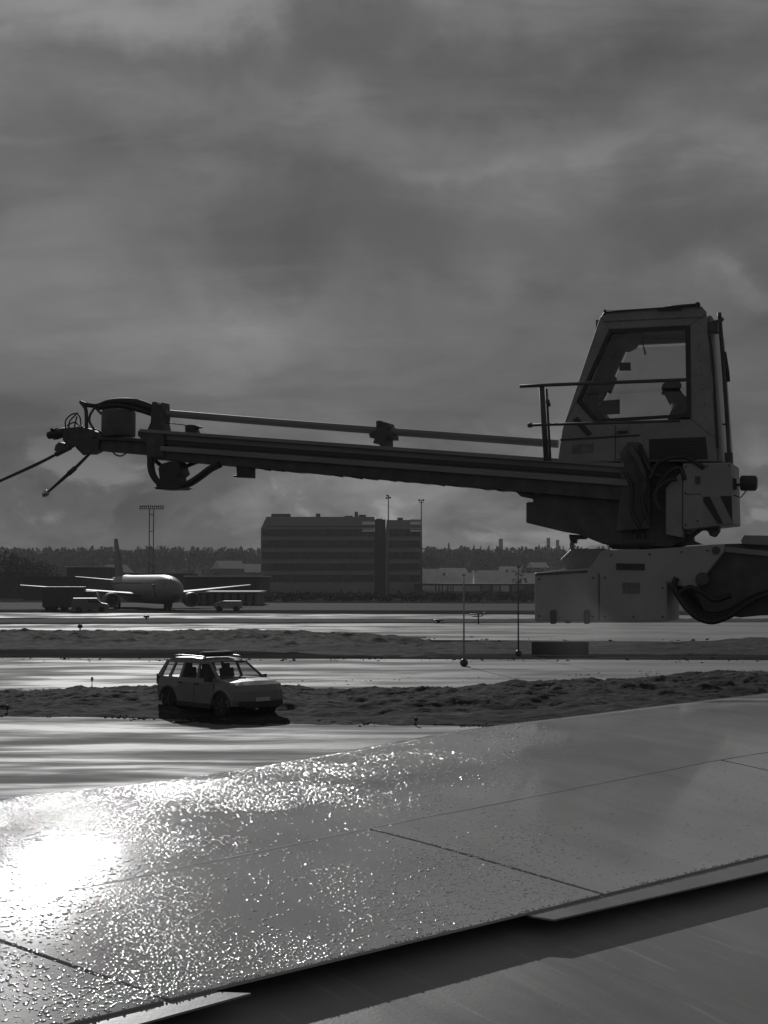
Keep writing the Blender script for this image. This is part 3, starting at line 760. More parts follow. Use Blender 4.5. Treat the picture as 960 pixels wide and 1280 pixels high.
# clamps holding the pipe
m = MB(); m.prism(pp([(190, 502), (194, 502), (195, 505), (201, 505), (202, 502.5), (203, 521), (202, 527), (204, 537), (184, 537), (188, 528), (189, 512)]), .0, .24); m.prism(pp([(186, 536), (206, 537), (206, 572), (184, 572)]), -.02, .3); tpart(m, 'pipe_clamp', steel, bevel=.008)
m = MB(); m.prism(pp([(470, 526), (475, 525.5), (477, 528), (485, 528.5), (486, 533), (484, 538), (491, 543), (491, 549), (484, 549), (484, 558), (478, 560), (473, 555), (466, 554), (468, 548), (462, 547), (461, 542), (470, 538)]), .0, .24); m.tube([D3(474, 531, -.03), D3(474, 531, .26)], .02); m.tube([D3(484, 546, -.03), D3(484, 546, .26)], .025); tpart(m, 'pipe_clamp', steel, bevel=.006)
m = MB(); m.prism(pp([(228, 531), (233, 530), (240, 530.5), (247, 532.5), (240, 535), (243, 541), (228, 540)]), .08, .2); m.tube([D3(203, 528, .12), D3(232, 531.5, .12)], .006); tpart(m, 'boom_sensor', blkp)
# hose loop under the boom end
m = MB()
loop = [(188, 572), (188, 583), (191, 594), (198, 603), (207, 608), (222, 608.5), (236, 604), (250, 595), (262, 586), (274, 580)]
m.tube([D3(a, b_, -.02) for a, b_ in loop], .046, 10); m.tube([D3(a + 2, b_ + 1, .12) for a, b_ in loop], .04, 10); m.tube([D3(a, b_, .25) for a, b_ in [(194, 576), (206, 585), (220, 590), (235, 582), (248, 577), (258, 575)]], .03, 8)
tpart(m, 'hose_loop', blk)
m = MB(); m.prism(pp([(200, 586), (204, 580), (214, 577), (224, 577), (227, 586), (229, 592), (224, 596), (224, 611), (200, 611), (197, 607), (202, 600)]), -.06, .22); m.prism(pp([(195, 609), (232, 609), (226, 612), (198, 612)]), -.08, .24); tpart(m, 'hose_clamp', blkp, bevel=.01)
m = MB(); m.prism(pp([(294, 582), (312, 583), (312, 597), (290, 596), (289, 594.5), (295, 594)]), .02, .2); tpart(m, 'boom_floodlight', blkp, bevel=.01)
# inner boom section, drum and head
m = MB(); m.prism(pp([(122, 547), (186, 547), (186, 568), (175, 567.5), (122, 563)]), .05, .3); m.prism(pp([(112, 545), (190, 549), (190, 553), (112, 549)]), .0, .05)
m.prism(pp([(172, 538), (196, 538), (196, 546), (190, 547), (190, 572), (184, 570), (182, 552), (172, 545)]), .0, .32)
inn = tpart(m, 'inner_boom', steel, bevel=.008)
m = MB(); (xd, zd) = D(148, 546, .17); (xe, ze) = D(148, 513, .17)
m.lathe([(0, .235), (.02, .245), (ze - zd - .03, .245), (ze - zd, .22)], (xd, .17, zd), (0, 0, 1), 24); tpart(m, 'spray_drum', mat('drum_grey', .13, .6, var=.2, vscale=5), bevel=0)
m = MB(); band(m, (123, 509), (190, 505), (189, 519), (171, 517), .1, .2)
m = MB()
arch = [(101, 503), (108, 506), (122, 507), (134, 503), (146, 501.5), (160, 502), (172, 504), (184, 508), (196, 513)]
m.tube([D3(a, b_, .12) for a, b_ in arch], [.03, .035, .035, .04, .045, .055, .06, .06, .06], 10); m.tube([D3(124, 509, .12), D3(150, 507, .12), D3(175, 512, .12), D3(190, 517, .12)], .045, 10)
tpart(m, 'hose_arch', blk)
m = MB(); m.tube([D3(103, 505, .1), D3(107, 511, .1), D3(108, 520, .1), D3(108, 537, .1)], .028); m.tube([D3(119, 509, .1), D3(113, 518, .1), D3(112, 527, .1), D3(117, 536, .1)], .018); m.tube([D3(119, 509, .16), D3(126, 517, .16), D3(131, 512, .16)], .02)
m.tube([D3(100, 502, .1), D3(106, 506, .1)], .02); tpart(m, 'head_frame', steel)
m = MB()
for k, (a, b_, r_) in enumerate([(66, 543, 5.5), (72, 544, 5.5), (76, 540, 5)]): m.lathe([(-.09, r_ * .005), (-.07, r_ * .010), (0, r_ * .0115), (.07, r_ * .010), (.09, r_ * .005)], D3(a, b_, .0 + .05 * k), (1, .2, .25), 12)
m.box(D3(67, 537, 0), (.06, .1, .03)); head_lamp = tpart(m, 'head_floodlight', blkp, bevel=.004)
m = MB(); m.box(D3(66, 536.2, -.02), (.04, .05, .018)); m.box(D3(71, 535.4, -.02), (.03, .04, .014)); tpart(m, 'lens', chrome, head_lamp)
m = MB()
m.prism(pp([(77, 540), (84, 534), (98, 533), (112, 536), (120, 540), (124, 549), (122, 562), (112, 567), (104, 567), (96, 558), (82, 556), (78, 550)]), .0, .22)
m.prism(pp([(68, 556), (72, 552), (80, 554), (80, 561), (70, 564), (66, 563)]), .02, .18)
m.tube([D3(98, 556, .08), D3(108, 566, .08)], .06, 10); tpart(m, 'nozzle_block', steel, bevel=.015)
m = MB()
for pts in ([(82, 536), (82, 526), (88, 519), (95, 517), (100, 522), (101, 532)], [(86, 536), (87, 527), (93, 520), (97, 516)], [(84, 532), (92, 528), (97, 530), (104, 534)], [(92, 538), (94, 529), (96, 521)], [(104, 536), (112, 539), (120, 537), (127, 541)], [(140, 563), (144, 568), (151, 570), (157, 567)], [(124, 540), (130, 543), (137, 545), (146, 544)]):
    tpart(MB().tube([D3(a, b_, .02 + .1 * rr.random()) for a, b_ in pts], .011, 6), 'head_hose', blk)
m = MB(); m.tube([D3(96, 555, .02), D3(72, 567, .02), D3(70, 568, .02), D3(40, 583, .02), D3(-40, 619, .02)], [.026, .026, .022, .026, .018], 8); m.tube([D3(88, 559, .02), D3(70, 568, .02)], .04, 8); tpart(m, 'spray_lance', steel)
m = MB(); m.tube([D3(119, 560, .1), D3(95, 584, .1), D3(86, 592, .1), D3(60, 615, .1)], [.02, .026, .03, .017], 8); m.tube([D3(94, 585, .1), D3(86, 592, .1)], .038, 8); lance = tpart(m, 'spray_lance', steel)
m = MB(); m.lathe([(-.06, .02), (-.03, .05), (.03, .045), (.06, .02)], D3(57, 617, .1), (-.75, 0, -.65), 10); tpart(m, 'nozzle', chrome, lance)
# --- boom foot and machinery under the cab
m = MB()
m.prism(pp([(655, 627), (664, 627), (662, 617), (850, 617), (856, 640), (856, 676), (836, 684), (752, 680), (722, 668), (700, 664), (655, 653)]), .1, .9)
m.prism(pp([(640, 612), (668, 617), (668, 624), (648, 620)]), .1, .5)
m.prism(pp([(704, 667), (725, 668), (724, 673), (712, 673), (711, 679), (706, 677)]), .3, .5)
tpart(m, 'boom_foot', steel, bevel=.015)
m = MB(); m.prism(pp([(690, 577), (812, 577), (846, 577), (854, 600), (854, 660), (812, 672), (770, 668), (778, 620), (760, 612), (700, 590)], .15), .15, 1.2); tpart(m, 'slew_frame', steel, bevel=.02)
m = MB(); m.prism(pp([(775, 566), (785, 552), (800, 553), (812, 575), (812, 660), (770, 664), (776, 610)], -.02), -.02, .15)
m.tube([D3(788, 560, -.08), D3(800, 580, -.1), D3(806, 610, -.1), D3(800, 650, -.05)], .05, 10); tpart(m, 'boom_bracket', mat('bracket_grey', .14, .6, var=.3, vscale=4), bevel=.012)
m = MB()
for k, pts in enumerate(([(800, 556), (806, 575), (815, 590), (828, 596)], [(812, 600), (822, 580), (840, 572), (860, 573), (880, 585)], [(796, 590), (806, 605), (803, 630), (812, 655)], [(820, 610), (836, 590), (850, 585), (856, 600)], [(782, 590), (790, 612), (790, 640), (800, 660)], [(826, 640), (818, 620), (830, 604), (846, 598)])):
    m.tube([D3(a, b_, -.12 - .03 * (k % 3)) for a, b_ in pts], .028, 8)
tpart(m, 'hydraulic_hoses', blk)
m = MB(); (xa, za) = D(806, 686, .5); m.lathe([(0, .42), (.05, .5), (.12, .5), (.13, .46), (.24, .46)], (xa, .55, za), (0, 0, 1), 36)
for k in range(26):
    a = k / 26 * 2 * math.pi; m.box((xa + .47 * math.cos(a), .55 + .47 * math.sin(a), za + .15), (.035, .035, .05))
m.prism(pp([(848, 668), (862, 668), (866, 676), (876, 680), (846, 682)], .2), .15, .45); tpart(m, 'slew_ring', steel)
# right hand cabinet with hazard stripes
m = MB(); m.prism(pp([(853.5, 579), (914, 578), (916, 655), (858, 662), (853.5, 660)], -.12), -.12, .75); cbx = tpart(m, 'valve_cabinet', paint2, bevel=.012)
m = MB(); m.prism(pp([(832, 610), (853, 588), (853, 672), (832, 668)], -.1), -.1, .7); tpart(m, 'cabinet_side', paint, cbx, bevel=.01)
m = MB(); m.prism(pp([(879, 621), (914.5, 620), (915.5, 654.5), (880, 655)], -.127), -.127, -.122); tpart(m, 'hazard_panel', mat('hazard_pale', .30, .4), cbx)
m = MB()
m.prism(pp([(879, 621), (887, 620.5), (904, 654.5), (897, 654.7), (879, 627)], -.131), -.131, -.1275)
m.prism(pp([(900, 620.2), (914.5, 620), (915.4, 652)], -.131), -.131, -.1275); tpart(m, 'hazard_stripes', mat('hazard_dark', .035, .4), cbx)
m = MB()
(xb, zb) = D(936, 604, .1); m.lathe([(-.10, .08), (-.09, .095), (.08, .095), (.1, .07)], (xb, .1, zb), (1, 0, -.03), 16)
m.prism(pp([(914, 597), (921, 599), (921, 612), (914, 612)], .1), .02, .2); m.box(D3(922, 606, .1), (.08, .05, .03)); m.tube([D3(934, 612, .1), D3(926, 622, .1), D3(914, 618, .1)], .008, 6); rl = tpart(m, 'work_lamp', blkp)
m = MB(); m.box(D3(923, 601, .0), (.035, .02, .07)); tpart(m, 'lamp_bracket', chrome, rl)
m = MB(); m.prism(pp([(873, 656), (899, 656), (899, 664), (894, 671), (888, 670), (885, 664), (876, 662)], .1), .05, .25); m.tube([D3(893, 667, .0), D3(893, 667, .28)], .045, 12); m.tube([D3(862, 672, .1), D3(878, 660, .1)], .03); tpart(m, 'tow_hook', steel, bevel=.008)
m = MB()
for (a, b_) in ((857, 584), (884, 582.5), (911, 582), (857, 616), (872, 651), (857, 656)): m.lathe([(0, .014), (.01, .01)], D3(a, b_, -.12), (0, -1, 0), 6)
o_r = tpart(m, 'bolts', steel, cbx); o_r['kind'] = 'stuff'
m = MB(); m.tube([D3(857, 618, -.12), D3(876, 617.5, -.12)], .005, 5); tpart(m, 'seam', steel, cbx); m = MB(); m.box(D3(872, 600, -.13), (.06, .02, .09)); tpart(m, 'latch', steel, cbx)
# --- knuckle carrying the cab, on the lift arm that comes in from the right
m = MB(); m.prism(pp([(668, 716), (704, 712), (737, 710), (752, 688), (800, 687), (905, 680), (904, 690), (884, 716), (868, 738), (834, 728), (834, 777), (668, 777)], .0), .0, 1.0); kn = tpart(m, 'knuckle_housing', mat('knuckle_grey', .46, .5, var=.15, vscale=1.5, dirt=.35), bevel=.02)
m = MB(); m.prism(pp([(714, 686), (752, 686), (752, 714), (706, 714), (700, 700)], .25), .25, .75); m.prism(pp([(712, 678), (716, 677), (717, 687), (712, 687)], .3), .3, .4); tpart(m, 'pivot_cheek', paint, kn, bevel=.01)
m = MB(); m.prism(pp([(770, 704), (806, 705), (806, 713), (770, 712)], -.006), -.006, .02)
for k in range(8): m.prism(pp([(771 + k * 4.4, 704.5), (773 + k * 4.4, 704.5), (773 + k * 4.4, 712.5), (771 + k * 4.4, 712.5)], -.016), -.016, -.006)
tpart(m, 'vent_slot', blkp, kn)
m = MB(); m.prism(pp([(670, 717), (735, 713), (735, 715.5), (670, 719.5)], .03), -.01, .0); m.prism(pp([(748, 717), (749.5, 717), (749.5, 776), (748, 776)], .0), -.008, .0); tpart(m, 'cover_seam', steel, kn)
for a in (691, 733):
    m = MB(); m.prism(pp([(a - 3.5, 763), (a + 3.5, 762), (a + 3.5, 777), (a + 2, 780), (a - 3, 780), (a - 3.5, 776)], -.05), -.05, .06); tpart(m, 'rubber_buffer', blk, kn, bevel=.01)
m = MB(); m.prism(pp([(706, 777), (712, 777), (711, 779), (707, 779)], .1), .1, .2); tpart(m, 'drain_plug', steel, kn)
m = MB()
for (a, b_) in ((674, 724), (674, 770), (741, 722), (741, 771), (756, 722), (828, 735), (828, 771), (756, 771), (792, 771), (764, 694), (812, 693), (852, 690), (884, 688)): m.lathe([(0, .015), (.012, .011)], D3(a, b_, .0), (0, -1, 0), 6)
o_r = tpart(m, 'bolts', steel, kn); o_r['kind'] = 'stuff'
m = MB(); m.prism(pp([(778, 728), (800, 728), (800, 742), (778, 742)]), -.005, .0); tpart(m, 'data_plate', mat('plate_worn', .2, .5), kn)
# lift arm
m = MB()
(xA, zA) = D(880, 682, .1); (xB, zB) = D(870, 752, .1)
m.prism([D(884, 681, .15), D(905, 680, .15), D(965, 678, .15), (.2, 4.15), (.2, 3.15), D(965, 768, .15), D(925, 772, .15), D(880, 765, .15), D(866, 738, .15)], .15, .85)
arm = tpart(m, 'lift_arm', steel, bevel=.02)
m = MB(); m.prism([D(926, 676, .05), D(930, 669, .05), D(965, 669.5, .05), (-1.5, 4.5), (-1.5, 4.4), D(965, 682, .05), D(928, 680, .05)], .05, .3); m.prism([D(905, 683, .1), D(965, 689, .1), (-1.0, 4.28), (-1.0, 4.2), D(965, 696, .1), D(903, 690, .1)], .1, .16); tpart(m, 'arm_cover', paint, arm, bevel=.01)
m = MB(); (xc, zc2) = D(878, 724, -.02); m.lathe([(-.03, .075), (.0, .085), (.05, .085)], (xc, -.02, zc2), (0, 1, 0), 20); tpart(m, 'pivot_pin', steel, arm); tpart(MB().tube([D3(895, 688, -.02), D3(895, 688, .12)], .05, 14), 'pivot_pin', steel, arm)
# hose bundle hanging in a bight below the knuckle
m = MB()
for k in range(7):
    s_ = k * 3.4; y_ = -.05 + .09 * k
    pts = [(846 + s_ * .4, 722 - s_ * .2), (842 + s_ * .5, 733), (848 + s_ * .5, 745 - s_ * .3), (860 + s_ * .3, 762 - s_ * .8), (874, 773 - s_), (890, 777 - s_ * 1.1), (905, 773 - s_), (920, 765 - s_ * .8), (938, 752 - s_ * .5), (962, 742 - s_ * .3)]
    m.tube([D3(a, b_, y_) for a, b_ in pts], .038, 10)
m.tube([D3(a, b_, -.1) for a, b_ in [(848, 742), (862, 734), (880, 742), (894, 750), (914, 744)]], .03, 8)
tpart(m, 'hose_bundle', mat('glossy_hose', .03, .28), arm)
m = MB(); m.prism(pp([(842, 720), (864, 722), (880, 738), (930, 742), (934, 760), (905, 764), (868, 760), (852, 746)], .3), .3, .7); tpart(m, 'hose_tray', blkp, arm, bevel=.02)
# turret, chassis and wheels, on the ground right of the frame
m = MB(); m.prism([(.0, 1.4), (.9, 1.4), (.75, 4.3), (.1, 4.3)], .1, .9); m.box((.45, .5, 1.3), (1.5, 1.5, .3)); tpart(m, 'turret', paint, bevel=.03)
m = MB(); m.box((3.0, .5, 1.0), (8.6, 1.0, .3)); tpart(m, 'chassis', steel, bevel=.02)
m = MB(); m.box((3.2, .5, 2.1), (3.6, 2.3, 1.9)); tpart(m, 'fluid_tank', paint2, bevel=.12)
m = MB(); m.prism([(5.3, 1.0), (7.3, 1.0), (7.3, 2.0), (7.0, 3.2), (5.3, 3.2)], -.7, 1.7); tpart(m, 'driver_cab', paint2, bevel=.08)
for xw in (-.3, 1.0, 6.2):
    for yw in (-.55, 1.55):
        m = MB(); m.lathe([(-.15, .3), (-.14, .5), (.14, .5), (.15, .3)], (xw, yw, .5), (0, 1, 0), 24); w_ = tpart(m, 'wheel', blk)
        m = MB(); m.lathe([(-.155, .15), (-.152, .28), (.152, .28), (.155, .15)], (xw, yw, .5), (0, 1, 0), 18); tpart(m, 'rim', steel, w_)

# --- the operator, seated and bent towards the controls on the left
def skin_figure(name, joints, bones, material, root, loc, rz, sub=2):
    me = bpy.data.meshes.new(name); me.from_pydata([j[0] for j in joints], bones, [])
    o = bpy.data.objects.new(name, me); COL.objects.link(o)
    md = o.modifiers.new('skin', 'SKIN'); md.use_smooth_shade = True
    for i, j in enumerate(joints):
        r_ = j[1]; me.skin_vertices[0].data[i].radius = r_ if isinstance(r_, tuple) else (r_, r_); me.skin_vertices[0].data[i].use_root = (i == root)
    s_ = o.modifiers.new('sub', 'SUBSURF'); s_.levels = sub; s_.render_levels = sub
    me.materials.append(material); o.location = loc; o.rotation_euler = (0, 0, rz); return o
hx, hz = D(879, 556, .68)                       # hips
J = []; B = []
def jt(dx, dy, dz, r_, par=None):
    J.append(((dx, dy, dz), r_)); i = len(J) - 1
    if par is not None: B.append((par, i))
    return i
pel = jt(0, 0, 0, (.18, .17)); bel = jt(-.02, 0, .14, (.19, .18), pel); che = jt(-.07, 0, .32, (.23, .20), bel); nk0 = jt(-.10, 0, .45, (.17, .15), che)
nk = jt(-.13, 0, .53, .105, nk0); hd0 = jt(-.15, 0, .60, (.10, .09), nk); hd = jt(-.165, 0, .69, (.10, .085), hd0); top = jt(-.155, 0, .765, .07, hd)
nose_ = jt(-.275, 0, .655, .014, hd)
for sgn in (-1, 1):
    sh = jt(-.10, sgn * .2, .43, .09, nk0); el = jt(-.25, sgn * .25, .24, .065, sh); wr = jt(-.42, sgn * .19, .22, .033, el); pa = jt(-.49, sgn * .18, .225, (.04, .022), wr)
    for q, ln in ((-1.5, .055), (-.5, .07), (.5, .066), (1.5, .05)):
        f1 = jt(-.53, sgn * .18 + q * .019, .225, .0085, pa); f2 = jt(-.53 - ln * .6, sgn * .18 + q * .021, .21, .008, f1); jt(-.53 - ln * .75, sgn * .18 + q * .021, .185, .007, f2)
    t1 = jt(-.475, sgn * .18 - sgn * .045, .215, .010, pa); jt(-.51, sgn * .18 - sgn * .055, .20, .009, t1)
    hp = jt(-.04, sgn * .1, -.02, .1, pel); kn_ = jt(-.44, sgn * .13, .0, .065, hp); an = jt(-.48, sgn * .13, -.38, .045, kn_); jt(-.60, sgn * .13, -.41, .04, an)
jacket = mat('operator_jacket', .05, .8, var=.3, vscale=10)
wloc = DO + DX * (hx + SHIFT) + DY * .68 + Vector((0, 0, hz))
op = skin_figure('person', J, B, jacket, 0, wloc, -YA)
op.scale = (1.22, 1.3, 1.2); op.rotation_euler = (0, -R(15), -YA)
tag(op, 'operator in dark winter jacket and cap, sitting bent forward inside the raised boom cab', 'person')
m = MB()
m.lathe([(.0, .108), (.03, .114), (.07, .10), (.095, .05)], (-.155, 0, .675), (.12, 0, 1), 16, sz=.95); 
cap = m.build('cap', mat('dark_cloth', .035, .9), op)
# ---------------------------------------------------------------- airfield car
carp = mat('car_grey_paint', .23, .36, coat=.4, var=.12, vscale=2, dirt=.35)
plast = mat('grey_black_plastic', .035, .55)
tyre = mat('tyre_rubber', .02, .75); rimm = mat('rim_alloy', .28, .4, metal=.7)
carglass = glass('car_glass', .62, .4)
def make_suv():
    r = empty('airfield_car', (0, 0, 0), 0, 'pale compact SUV with roof light bar at the edge of the wet taxiway', 'car')
    # local: +x forward, z up; wheels at x = +-1.335
    wr = .365; xs = 1.335
    def arch(cx, n=10, rad=.45): return [(cx + rad * math.cos(math.pi * k / n), .33 + rad * math.sin(math.pi * k / n)) for k in range(n, -1, -1)]
    side = [(-2.1, .42), (-1.80, .33)] + arch(-xs) + [(-.85, .26), (.85, .26)] + arch(xs) + [(1.80, .33), (2.08, .36), (2.15, .52), (2.14, .78), (2.07, .95), (1.82, 1.02), (1.30, 1.075), (1.0, 1.08), (-1.9, 1.06), (-2.08, .98), (-2.13, .75)]
    HW = .895
    # body as slices across the width so the sides curve in towards belt and bumpers
    ys = [-1, -.97, -.88, -.6, 0, .6, .88, .97, 1]
    m = MB(); n = len(side)
    def pos(x, z, t):
        a = abs(t); y = HW * t
        tuck = 1 - .055 * max(0, (z - .75) / .35) - .05 * max(0, (.4 - z) / .2)
        k = max(0, a - .55) / .45
        xx = x * (1 - .055 * k ** 2 * (1 if abs(x) > 1.7 else 0)) - (.0)
        if abs(x) > 1.7: xx -= math.copysign(.10 * k ** 2.2, x)
        zz = z + .035 * (1 - a ** 2) * (1 if z > .95 and x > .9 else 0)
        return (xx, y * tuck, zz)
    vs = [pos(x, z, t) for t in ys for (x, z) in side]; fs = [tuple(range(n)), tuple(range((len(ys) - 1) * n, len(ys) * n))[::-1]]
    m.add(vs, fs)
    for j in range(len(ys) - 1):
        for i in range(n):
            k = (i + 1) % n; m.f.append([j * n + i, j * n + k, (j + 1) * n + k, (j + 1) * n + i]); m.sm.append(False)
    body = m.build('body', carp, r, bevel=.03, bseg=3)
    # greenhouse: pillars and roof as a tapered frame, glass between
    base = [(-2.02, 1.05), (1.12, 1.05)]
    def gh(x, z): # half width
        return HW * (.935 - .22 * (z - 1.05) / .57)
    prof = [(1.18, 1.04), (.42, 1.54), (.20, 1.585), (-.6, 1.62), (-1.45, 1.585), (-1.72, 1.52), (-2.02, 1.05)]   # outline
    m = MB()
    def roofpt(x, z, t): return (x, gh(x, z) * t, z + .02 * (1 - t * t))
    roof = [(.45, 1.55), (.22, 1.605), (-.5, 1.65), (-1.35, 1.62), (-1.76, 1.53)]
    tt = [-1, -.9, -.5, 0, .5, .9, 1]
    vs = [roofpt(x, z, t) for (x, z) in roof for t in tt] + [(p[0], p[1] * .99, p[2] - .04) for p in [roofpt(x, z, t) for (x, z) in roof for t in tt]]
    w = len(tt); nn = len(roof) * w; fs = []
    for i in range(len(roof) - 1):
        for j in range(w - 1):
            q = (i * w + j, i * w + j + 1, (i + 1) * w + j + 1, (i + 1) * w + j); fs.append(q); fs.append(tuple(k + nn for k in q[::-1]))
    for j in range(w - 1): fs.append((j, j + 1, j + 1 + nn, j + nn)); b0 = (len(roof) - 1) * w; fs.append((b0 + j, b0 + j + 1, b0 + j + 1 + nn, b0 + j + nn))
    for i in range(len(roof) - 1): fs.append((i * w, (i + 1) * w, (i + 1) * w + nn, i * w + nn)); fs.append((i * w + w - 1, (i + 1) * w + w - 1, (i + 1) * w + w - 1 + nn, i * w + w - 1 + nn))
    m.add(vs, fs)
    def pil(x0, x1, x2, x3, zt, zb=1.04, th=.06):
        "side pillar bottom x0..x1, top x2..x3"
        for s_ in (-1, 1):
            a = [(x0, s_ * gh(0, zb), zb), (x1, s_ * gh(0, zb), zb), (x3, s_ * gh(0, zt), zt), (x2, s_ * gh(0, zt), zt)]
            b = [(p[0], p[1] - s_ * th, p[2]) for p in a]; m.hexa(a, b)
    pil(1.14, 1.29, .38, .47, 1.55); pil(.02, .12, -.06, .02, 1.60); pil(-.86, -.74, -.80, -.70, 1.60); pil(-1.42, -1.3, -1.25, -1.17, 1.585); pil(-2.03, -1.78, -1.75, -1.62, 1.52)
    for s_ in (-1, 1):   # rail above the side windows
        a = [(.40, s_ * gh(0, 1.52), 1.49), (-1.72, s_ * gh(0, 1.49), 1.47), (-1.72, s_ * gh(0, 1.53), 1.55), (-.6, s_ * gh(0, 1.6), 1.635), (.43, s_ * gh(0, 1.54), 1.56)]
        m.add(a + [(p[0], p[1] - s_ * .05, p[2]) for p in a], [(0, 1, 2, 3, 4), (9, 8, 7, 6, 5), (0, 1, 6, 5), (2, 3, 8, 7), (3, 4, 9, 8), (1, 2, 7, 6), (4, 0, 5, 9)])
    m.build('roof', carp, body, bevel=.012)
    # glass
    def pane(name, pts, par=body):
        g = MB(); g.add(pts, [tuple(range(len(pts)))]); return g.build(name, carglass, par)
    pane('windshield', [(1.24, -.80, 1.07), (1.24, .80, 1.07), (.45, .68, 1.545), (.45, -.68, 1.545)])
    pane('rear_window', [(-1.98, -.76, 1.08), (-1.98, .76, 1.08), (-1.73, .62, 1.50), (-1.73, -.62, 1.50)])
    for s_ in (-1, 1):
        for (a, b_, c, d) in ((.10, 1.15, .40, .0), (-.75, .03, -.05, -.70), (-1.33, -.85, -.79, -1.19), (-1.80, -1.41, -1.26, -1.64)):
            zt = 1.50 if a > .05 or a < -1.5 else 1.55
            pane('side_window', [(a, s_ * (gh(0, 1.06) - .03), 1.06), (b_, s_ * (gh(0, 1.06) - .03), 1.06), (c, s_ * (gh(0, zt) - .03), zt), (d, s_ * (gh(0, zt) - .03), zt)])
    # interior: seats, so the cabin does not look empty
    m = MB()
    for sx in (.15, -.75):
        for sy in (-.36, .36): m.box((sx - .2, sy, .98), (.14, .46, .7), Matrix.Rotation(R(-12), 3, 'Y')); m.box((sx - .28, sy, 1.38), (.09, .24, .16))
    m.box((.85, 0, .95), (.4, 1.3, .22)); m.build('seats', plast, body, bevel=.03)
    # cladding, bumper, grille, lamps, doors
    m = MB()
    for s_ in (-1, 1):
        for cx in (-xs, xs):
            pts = []
            for k in range(11):
                th = math.pi * k / 10; pts.append((cx + .47 * math.cos(th), s_ * (HW + .012), .33 + .47 * math.sin(th)))
            for k in range(10):
                a, b_ = pts[k], pts[k + 1]
                ia = (cx + (a[0] - cx) * .87, a[1], .33 + (a[2] - .33) * .87); ib = (cx + (b_[0] - cx) * .87, b_[1], .33 + (b_[2] - .33) * .87)
                q = [a, b_, ib, ia]; m.hexa(q, [(p[0], p[1] - s_ * .06, p[2]) for p in q])
        m.box((0, s_ * (HW + .003), .31), (1.75, .04, .13))
    m.build('wheel_arch_trim', plast, r)
    m = MB(); m.box((2.085, 0, .43), (.12, 1.5, .16)); m.box((2.06, 0, .34), (.16, 1.2, .08)); m.build('front_bumper', plast, r, bevel=.03)
    m = MB(); m.box((2.08, 0, .74), (.06, .98, .15))
    m.build('grille', plast, r, bevel=.01)
    m = MB()
    for k in range(3): m.box((2.115, 0, .70 + k * .045), (.015, .95, .015))
    m.build('grille_bars', rimm, r)
    for s_ in (-1, 1):
        m = MB(); m.lathe([(-.05, .09), (.0, .1), (.03, .07)], (2.02, s_ * .66, .76), (1, s_ * .35, 0), 14, sy=1.35); hl_ = m.build('headlight', mat('headlight_glass', .4, .12, spec=1.0, coat=1), r)
        m = MB(); m.lathe([(0, .02), (.012, .05), (.02, .03)], (2.05, s_ * .67, .77), (1, s_ * .3, .1), 10); m.build('reflector', chrome, hl_)
        m = MB(); m.box((-2.05, s_ * .74, .95), (.1, .14, .32)); m.build('tail_light', mat('lamp_lens', .12, .25), r, bevel=.02)
        m = MB(); m.box((.86, s_ * (HW + .09), 1.09), (.14, .2, .15)); m.box((.86, s_ * (HW - .02), 1.04), (.06, .16, .04)); m.build('mirror', plast, r, bevel=.03)
        for x0, x1 in ((.06, .98), (-.82, .0)):
            yy = s_ * (HW * .985 + .004)
            m = MB(); m.box(((x0 + x1) / 2, yy, .66), (x1 - x0, .012, .58)); d_ = m.build('door', carp, r, bevel=.005)
            m = MB(); m.box((x0 + .12, yy + s_ * .02, .92), (.18, .035, .04)); m.build('handle', plast, d_, bevel=.008)
        m = MB(); m.tube([(.25, s_ * .64, 1.62), (.08, s_ * .63, 1.685), (-1.2, s_ * .62, 1.69), (-1.45, s_ * .62, 1.61)], .022, 8); m.build('roof_rail', rimm, r)
        for cx in (-xs, xs):
            m = MB(); m.lathe([(-.11, .21), (-.11, .31), (-.09, wr), (.09, wr), (.11, .31), (.11, .21)], (cx, s_ * .78, wr), (0, 1, 0), 28)
            w_ = m.build('wheel', tyre, r)
            m = MB(); m.lathe([(-.085, .08), (-.08, .215), (.08, .215), (.085, .08)], (cx, s_ * .78, wr), (0, 1, 0), 20)
            for k in range(5):
                a = k * 2 * math.pi / 5; m.box((cx + .12 * math.cos(a), s_ * .875, wr + .12 * math.sin(a)), (.19, .03, .05), Matrix.Rotation(-a, 3, 'Y'))
            m.build('rim', rimm, w_)
    m = MB(); m.box((-.15, 0, 1.685), (.09, .9, .05)); m.build('roof_crossbar', plast, r)
    m = MB(); m.box((-.1, 0, 1.755), (.30, 1.02, .085)); lb = m.build('light_bar', plast, r, bevel=.02)
    m = MB(); m.box((-.1, 0, 1.81), (.26, .96, .03)); m.build('light_bar_cover', mat('light_bar_clear', .6, .12), lb, bevel=.005)
    m = MB(); m.box((2.16, 0, .55), (.012, .50, .11)); m.build('number_plate', mat('plate_white', .6, .4), r)
    return r
suv = make_suv()
ws = [G(287, 898), G(211, 896)]
PHI = R(48); hd_ = Vector((math.cos(PHI), -math.sin(PHI), 0)); near = Vector((-math.sin(PHI), -math.cos(PHI), 0))
cpos = G(279, 898) - hd_ * 1.335 - near * .78
suv.scale = (1.04, 1.04, 1.04); suv.location = (cpos.x, cpos.y, .012); suv.rotation_euler = (0, 0, -PHI)

